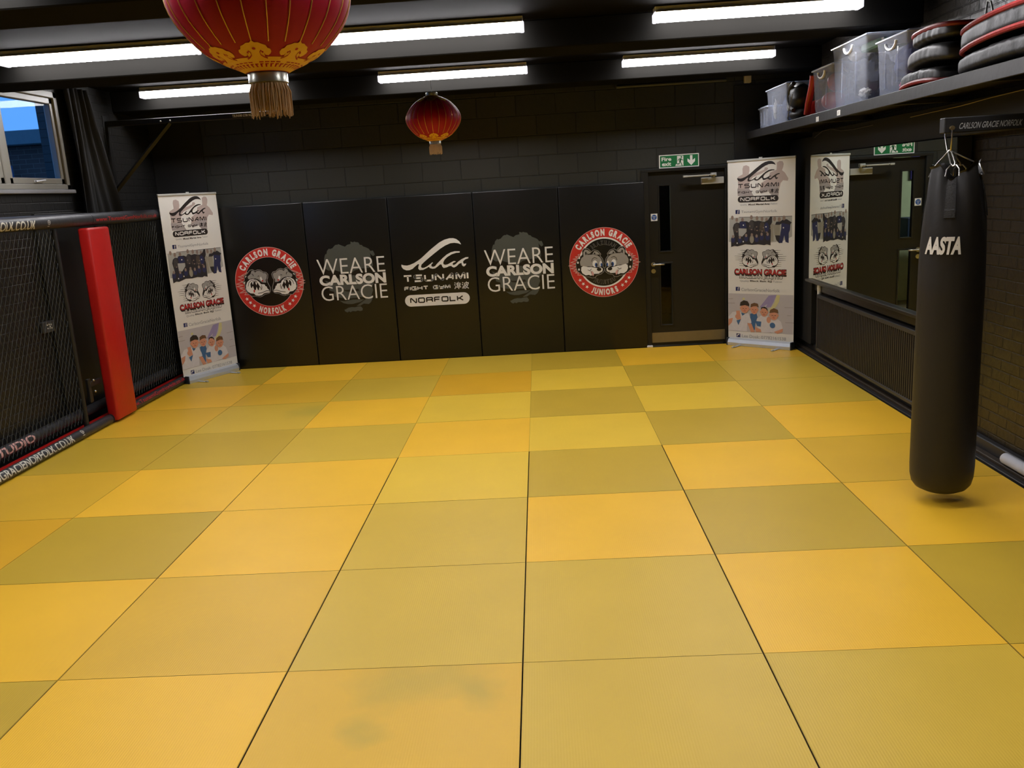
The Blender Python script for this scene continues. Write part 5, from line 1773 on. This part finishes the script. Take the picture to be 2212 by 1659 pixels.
def storage_box(x0, x1, y0, y1, h, label, lid=True, clips=True):
    cx, cy = (x0 + x1) / 2, (y0 + y1) / 2
    t = thing('storage_box', label, 'storage box', (cx, cy, SZ + .001), group='clear plastic storage boxes on the shelf')
    hx, hy = (x1 - x0) / 2, (y1 - y0) / 2
    k = .90
    m = MB()
    seg = 5
    def loop(s_, z, r=.03):
        pts = []
        for (sx, sy, a0) in ((1, 1, 0), (-1, 1, 90), (-1, -1, 180), (1, -1, 270)):
            for q in range(seg):
                a = rad(a0 + 90 * q / (seg - 1))
                pts.append((sx * (hx * s_ - r) + r * cos(a), sy * (hy * s_ - r) + r * sin(a), z))
        return pts
    rows_ = [loop(k, .003), loop(k + .03, h * .30), loop(k + .07, h * .8), loop(k + .10, h - .02)]
    vs = [p for rr_ in rows_ for p in rr_]
    n = 4 * seg
    fs = [(j * n + i, j * n + (i + 1) % n, (j + 1) * n + (i + 1) % n, (j + 1) * n + i) for j in range(3) for i in range(n)]
    fs.append(tuple(range(n - 1, -1, -1)))
    m.add(vs, fs)
    for sy in (-1, 1):
        for q in (-.34, .34):
            m.box((hx * q - .003, sy * hy * .955 - .002, h * .18), (hx * q + .003, sy * hy * .955 + .002, h * .72))
    for sx in (-1, 1):
        for q in (-.4, .4):
            m.box((sx * hx * .965 - .002, hy * q - .004, h * .15), (sx * hx * .965 + .002, hy * q + .004, h * .78))
    m.build('box_body', CLEAR, t, True)
    if lid:
        l = MB()
        l.box((-hx * 1.03, -hy * 1.03, h - .022), (hx * 1.03, hy * 1.03, h - .008), .004)
        l.box((-hx * .88, -hy * .88, h - .010), (hx * .88, hy * .88, h + .002), .004)
        l.build('box_lid', LIDM, t)
    if clips:
        for sx, sy in ((-1, 0), (0, -1)):
            c = MB()
            pts = []
            w_ = .09
            for q in range(9):
                a = pi * q / 8
                o_ = -cos(a) * w_
                z_ = h - .045 - sin(a) * .050
                pts.append((sx * (hx * 1.01), o_, z_) if sx else (o_, sy * (hy * 1.01), z_))
            c.tube(pts, .009, 6)
            c.build('clip_handle', pm('white_clip', (0.8, 0.8, 0.8, 1), .35), t)
    return t


storage_box(2.63, 2.86, -.62, -.30, .235, 'short clear storage box at the far end of the shelf, lowest of all', clips=False)
storage_box(2.62, 2.98, -1.42, -.66, .385, 'bluish clear storage box with lid near the far end of the shelf', clips=False)
storage_box(2.62, 3.00, -2.74, -2.22, .385, 'clear storage box holding red gloves, second tallest, left of the tallest box')
storage_box(2.61, 3.02, -3.52, -2.77, .485, 'tallest clear storage box with white lid and dark clothing inside')
storage_box(2.66, 3.02, -4.12, -3.58, .405, 'clear blue tinted storage box with white handle beside the kick pads')


def blob(name, c, r, mat, label, cat, seed=0, amp=.18, sc=3.0, group=None, rot=None):
    rs_ = random.Random(seed)
    off = Vector((rs_.uniform(0, 50), rs_.uniform(0, 50), rs_.uniform(0, 50)))
    fn = lambda d: 1 + amp * noise.noise(d * sc + off) + amp * .5 * noise.noise(d * sc * 2.7 + off)
    m = MB()
    m.ell((0, 0, 0), r, 36, 24, fn=fn, M=rot)
    zmin = min(v[2] for v in m.v)
    o = m.build(name, mat, smooth=True, loc=(c[0], c[1], c[2] - zmin))
    return tag(o, label, cat, group)


REDL = pm('red_glove_leather', (0.50, 0.025, 0.015, 1), 0.4, bump=.2, bscale=10)
BLKL = pm('black_glove_leather', (0.014, 0.014, 0.014, 1), 0.5, bump=.3, bscale=14)
DCL = pm('dark_blue_cloth', (0.018, 0.022, 0.035, 1), 0.8, bump=.5, bscale=12)
LCL = pm('pale_cloth', (0.45, 0.43, 0.38, 1), 0.8, bump=.4, bscale=12)
PNK = pm('pink_cloth', (0.55, 0.04, 0.12, 1), 0.7, bump=.4, bscale=12)
GRC = pm('green_tub', (0.10, 0.24, 0.09, 1), 0.5)
z0 = SZ + .006
blob('dark_clothes', (2.83, -3.10, z0 + .01), (.14, .22, .17), DCL, 'dark clothing bundle inside the tallest clear box', 'clothes', 1, .25)
blob('rolled_cloth', (2.74, -2.98, z0 + .34), (.07, .09, .05), LCL, 'pale rolled cloth near the top inside the tallest clear box', 'cloth', 2)
blob('hand_wraps', (2.68, -3.33, z0 + .04), (.035, .08, .03), LCL, 'pale hand wraps at the bottom of the tallest clear box', 'hand wraps', 3, .4)
tag(MB().box((2.72, -3.44, z0 + .385), (2.95, -3.10, z0 + .445), .012).build('green_tub', GRC), 'green tub under the lid of the tallest clear box', 'tub')
blob('blue_kit', (2.84, -3.86, z0 + .09), (.13, .21, .12), pm('blue_kit_cloth', (0.03, 0.045, 0.14, 1), 0.8, bump=.4, bscale=10), 'blue kit packed inside the blue tinted storage box', 'clothes', 4, .2)
blob('pink_kit', (2.76, -3.98, z0 + .004), (.07, .10, .045), PNK, 'pink kit at the bottom of the blue tinted storage box', 'clothes', 5, .2)
blob('blue_bag', (2.81, -1.05, z0 + .0), (.11, .25, .15), pm('steel_blue_cloth', (0.06, 0.085, 0.16, 1), 0.7, bump=.4, bscale=10), 'steel blue bag packed inside the bluish clear box near the far end', 'bag', 6, .2)
blob('white_label_cloth', (2.665, -.86, z0 + .06), (.012, .05, .08), LCL, 'torn white paper inside the bluish clear box near the far end', 'paper', 8, .5)


def boxing_glove(loc, rz, mat, label, tilt=0.0):
    t = thing('boxing_glove', label, 'boxing glove', loc, rz, group='boxing gloves on the shelf')
    M_ = Matrix.Rotation(tilt, 4, 'X')
    def shp(d):
        return 1 + .12 * max(0, d.y) * max(0, d.z) - .10 * max(0, -d.y)
    m = MB()
    m.ell((0, .03, .085), (.062, .11, .078), 28, 18, fn=shp)
    m.build('glove_mitt', mat, t, True)
    m = MB()
    m.ell((.055, -.0, .075), (.026, .072, .034), 18, 12, M=Matrix.Rotation(rad(-14), 4, 'Z'))
    m.build('glove_thumb', mat, t, True)
    m = MB()
    mm = MB()
    mm.lathe([(.046, -.0), (.054, .01), (.056, .05), (.052, .09), (.046, .10)], 24)
    Mt = Matrix.Translation((0, -.06, .075)) @ Matrix.Rotation(rad(90), 4, 'X')
    m.add([Mt @ Vector(v) for v in mm.v], mm.f)
    m.build('glove_cuff', BLKL, t, True)
    return t


boxing_glove((2.84, -1.84, SZ + .001), rad(90), REDL, 'red boxing glove lying beside the head guard on the shelf')
boxing_glove((2.84, -2.05, SZ + .001), rad(90), REDL, 'red boxing glove lying next to the box of red gloves')
boxing_glove((2.76, -2.50, SZ + .012), rad(60), REDL, 'red boxing glove inside the clear box, lower of two')
boxing_glove((2.80, -2.42, SZ + .165), rad(120), REDL, 'red boxing glove inside the clear box, upper of two')
# head guard with straps
hg = thing('head_guard', 'black padded head guard with thin straps leaning on the bluish clear box', 'head guard', (2.70, -1.60, SZ + .002))
m = MB()
def hgf(d):
    return 1.0 + .05 * sin(6 * math.atan2(d.y, d.z))
m.ell((0, 0, .215), (.10, .13, .135), 32, 20, fn=hgf)
m.build('padded_shell', BLKL, hg, True)
m = MB()
m.tube([(-.085, -.085 + .17 * sin(pi * k / 10), .215 + .12 * cos(pi * k / 10)) for k in range(11)], .020, 8)
m.build('brow_roll', BLKL, hg, True)
m = MB()
m.tube([(-.10, -.10, .24), (-.11, -.04, .12), (-.105, .04, .10), (-.09, .11, .15)], .004, 6)
m.tube([(-.11, -.04, .12), (-.11, .02, .03), (-.08, .06, .004)], .004, 6)
m.build('strap', pm('grey_strap', (0.16, 0.17, 0.16, 1), .5), hg, True)
m = MB()
m.ell((0, -.02, .055), (.10, .15, .055), 24, 14)
m.build('chin_pad', BLKL, hg, True)
# red shin guard strip looping behind
o = MB().tube([(2.66, -1.955, SZ + .034), (2.66, -1.99, SZ + .12), (2.66, -2.05, SZ + .20), (2.66, -2.10, SZ + .27), (2.66, -2.125, SZ + .35)], .030, 12).build('shin_guard', REDL, smooth=True)
tag(o, 'red curved shin guard standing between the gloves and the box of red gloves', 'shin guard')


# kick pads: stuffed, gathered leather shields with red piping
KP = pm('grey_black_pad_leather', (0.008, 0.0082, 0.009, 1), 0.5, var=0.2, scale=8, bump=.35, bscale=18)
KP2 = pm('worn_grey_pad_leather', (0.014, 0.0143, 0.0155, 1), 0.5, var=0.25, scale=8, bump=.35, bscale=18)
PIP = pm('red_piping', (0.24, 0.009, 0.007, 1), 0.5, bump=.3, bscale=30)


def kick_pad(loc, size, label, mat, bend=.04, wr=.012, pipe=True, rz=0.0, tilt=0.0, nf=26):
    t = thing('kick_pad', label, 'kick pad', loc, rz, group='stuffed kick pads on the shelf')
    t.rotation_euler = (tilt, 0, rz)
    hx, hy, hz = size[0] / 2, size[1] / 2, size[2] / 2
    def f(d):
        # superellipsoid
        e = 5.0
        s_ = (abs(d.x) ** e + abs(d.y) ** e + abs(d.z) ** e) ** (-1 / e)
        return s_
    m = MB()
    m.ell((0, 0, 0), (hx, hy, hz), 120, 28, fn=f)
    vs = []
    for (x, y, z) in m.v:
        edge = max(abs(x) / hx, abs(y) / hy)
        w_ = wr * 2.2 * noise.noise(Vector((x * 3, y * nf * 1.1 + z * 9, z * 4 + loc[1]))) * (.3 + .7 * min(1, edge ** 4)) + wr * .6 * sin(nf * 2.1 * y / hy + z * 25)* min(1, edge ** 6)
        zz2 = z + w_ * (1 if z > 0 else .2) * (abs(z) / hz) ** .5 + bend * (1 - (y / hy) ** 2)
        xx = x + w_ * .5 * (1 if x < 0 else -1) * (abs(x) / hx) ** 3
        vs.append((xx, y, zz2))
    m.v = vs
    lo = min(v[2] for v in vs)
    m.v = [(x, y, z - lo) for x, y, z in vs]
    m.build('pad_cushion', mat, t, True)
    if pipe:
        for zc in pipe:
            pts = []
            for k in range(64):
                a = 2 * pi * k / 64
                s_ = (abs(cos(a)) ** 5 + abs(sin(a)) ** 5) ** (-1 / 5)
                x, y = hx * .975 * cos(a) * s_, hy * .985 * sin(a) * s_
                pts.append((x, y, -lo + zc * hz + bend * (1 - (y / hy) ** 2)))
            MB().tube(pts, .015, 8, closed=True).build('red_piping', PIP, t, True)
    return t


kick_pad((2.765, -4.46, SZ + .005), (.37, .64, .085), 'low gathered black kick pad with orange red base at the front of the shelf', KP, .025, .010, pipe=(-.75,), nf=20)
kick_pad((2.765, -4.56, SZ + .112), (.37, .64, .105), 'smooth grey black kick pad resting on the low gathered pad', KP2, .035, .004, pipe=None, nf=14)
kick_pad((2.765, -4.60, SZ + .240), (.37, .58, .085), 'creased grey kick pad on top of the left pile', KP2, .02, .010, pipe=(.75,), nf=12)
kick_pad((2.775, -5.55, SZ + .005), (.39, 1.30, .105), 'large dull grey kick pad at the bottom right of the shelf', KP, .03, .006, pipe=None, nf=22)
kick_pad((2.775, -5.57, SZ + .128), (.39, 1.30, .125), 'thick black kick pad with red piping on top of the right pile', KP, .045, .008, pipe=(-.85, .85), nf=24)
bp = thing('gear_bag', 'crumpled dark holdall squeezed behind the blue tinted storage box', 'bag', (3.06, -4.48, SZ + .002))
m = MB()
m.ell((0, 0, .21), (.075, .16, .21), 30, 20, fn=lambda d: 1 + .12 * noise.noise(d * 3))
m.build('bag_body', DCL, bp, True)
MB().tube([(-.05, -.05, .39), (-.06, -.03, .47), (-.06, .01, .48), (-.05, .05, .40)], .006, 6).build('bag_handle', SILVP, bp, True)

# loose cables over the mirror
o = MB().tube([(3.040, -.95, 2.28), (3.040, -1.20, 2.33), (3.040, -1.45, 2.335), (3.040, -1.75, 2.30), (3.040, -2.1, 2.29), (3.040, -2.55, 2.295)], .0025, 6).build('loose_cable', pm('brown_cable', (0.10, 0.08, 0.06, 1), .5), smooth=True)
tag(o, 'thin brown loose cable on the board above the mirror', 'cable')
o = MB().tube([(3.040, -3.3, 2.300), (3.040, -3.6, 2.305), (3.040, -4.1, 2.31), (3.040, -4.5, 2.325), (3.040, -5.0, 2.335)], .0028, 6).build('tan_cord', pm('tan_cord_fibre', (0.30, 0.24, 0.13, 1), .6), smooth=True)
tag(o, 'thin tan cord running along the board above the punch bag', 'cord')
o = MB().tube([(1.12, .030, 3.005), (2.35, .030, 3.005)], .018, 10).build('conduit_pipe', pm('grey_conduit', (0.07, 0.072, 0.066, 1), .4), smooth=True)
tag(o, 'dark conduit pipe running along the top of the far wall', 'pipe')
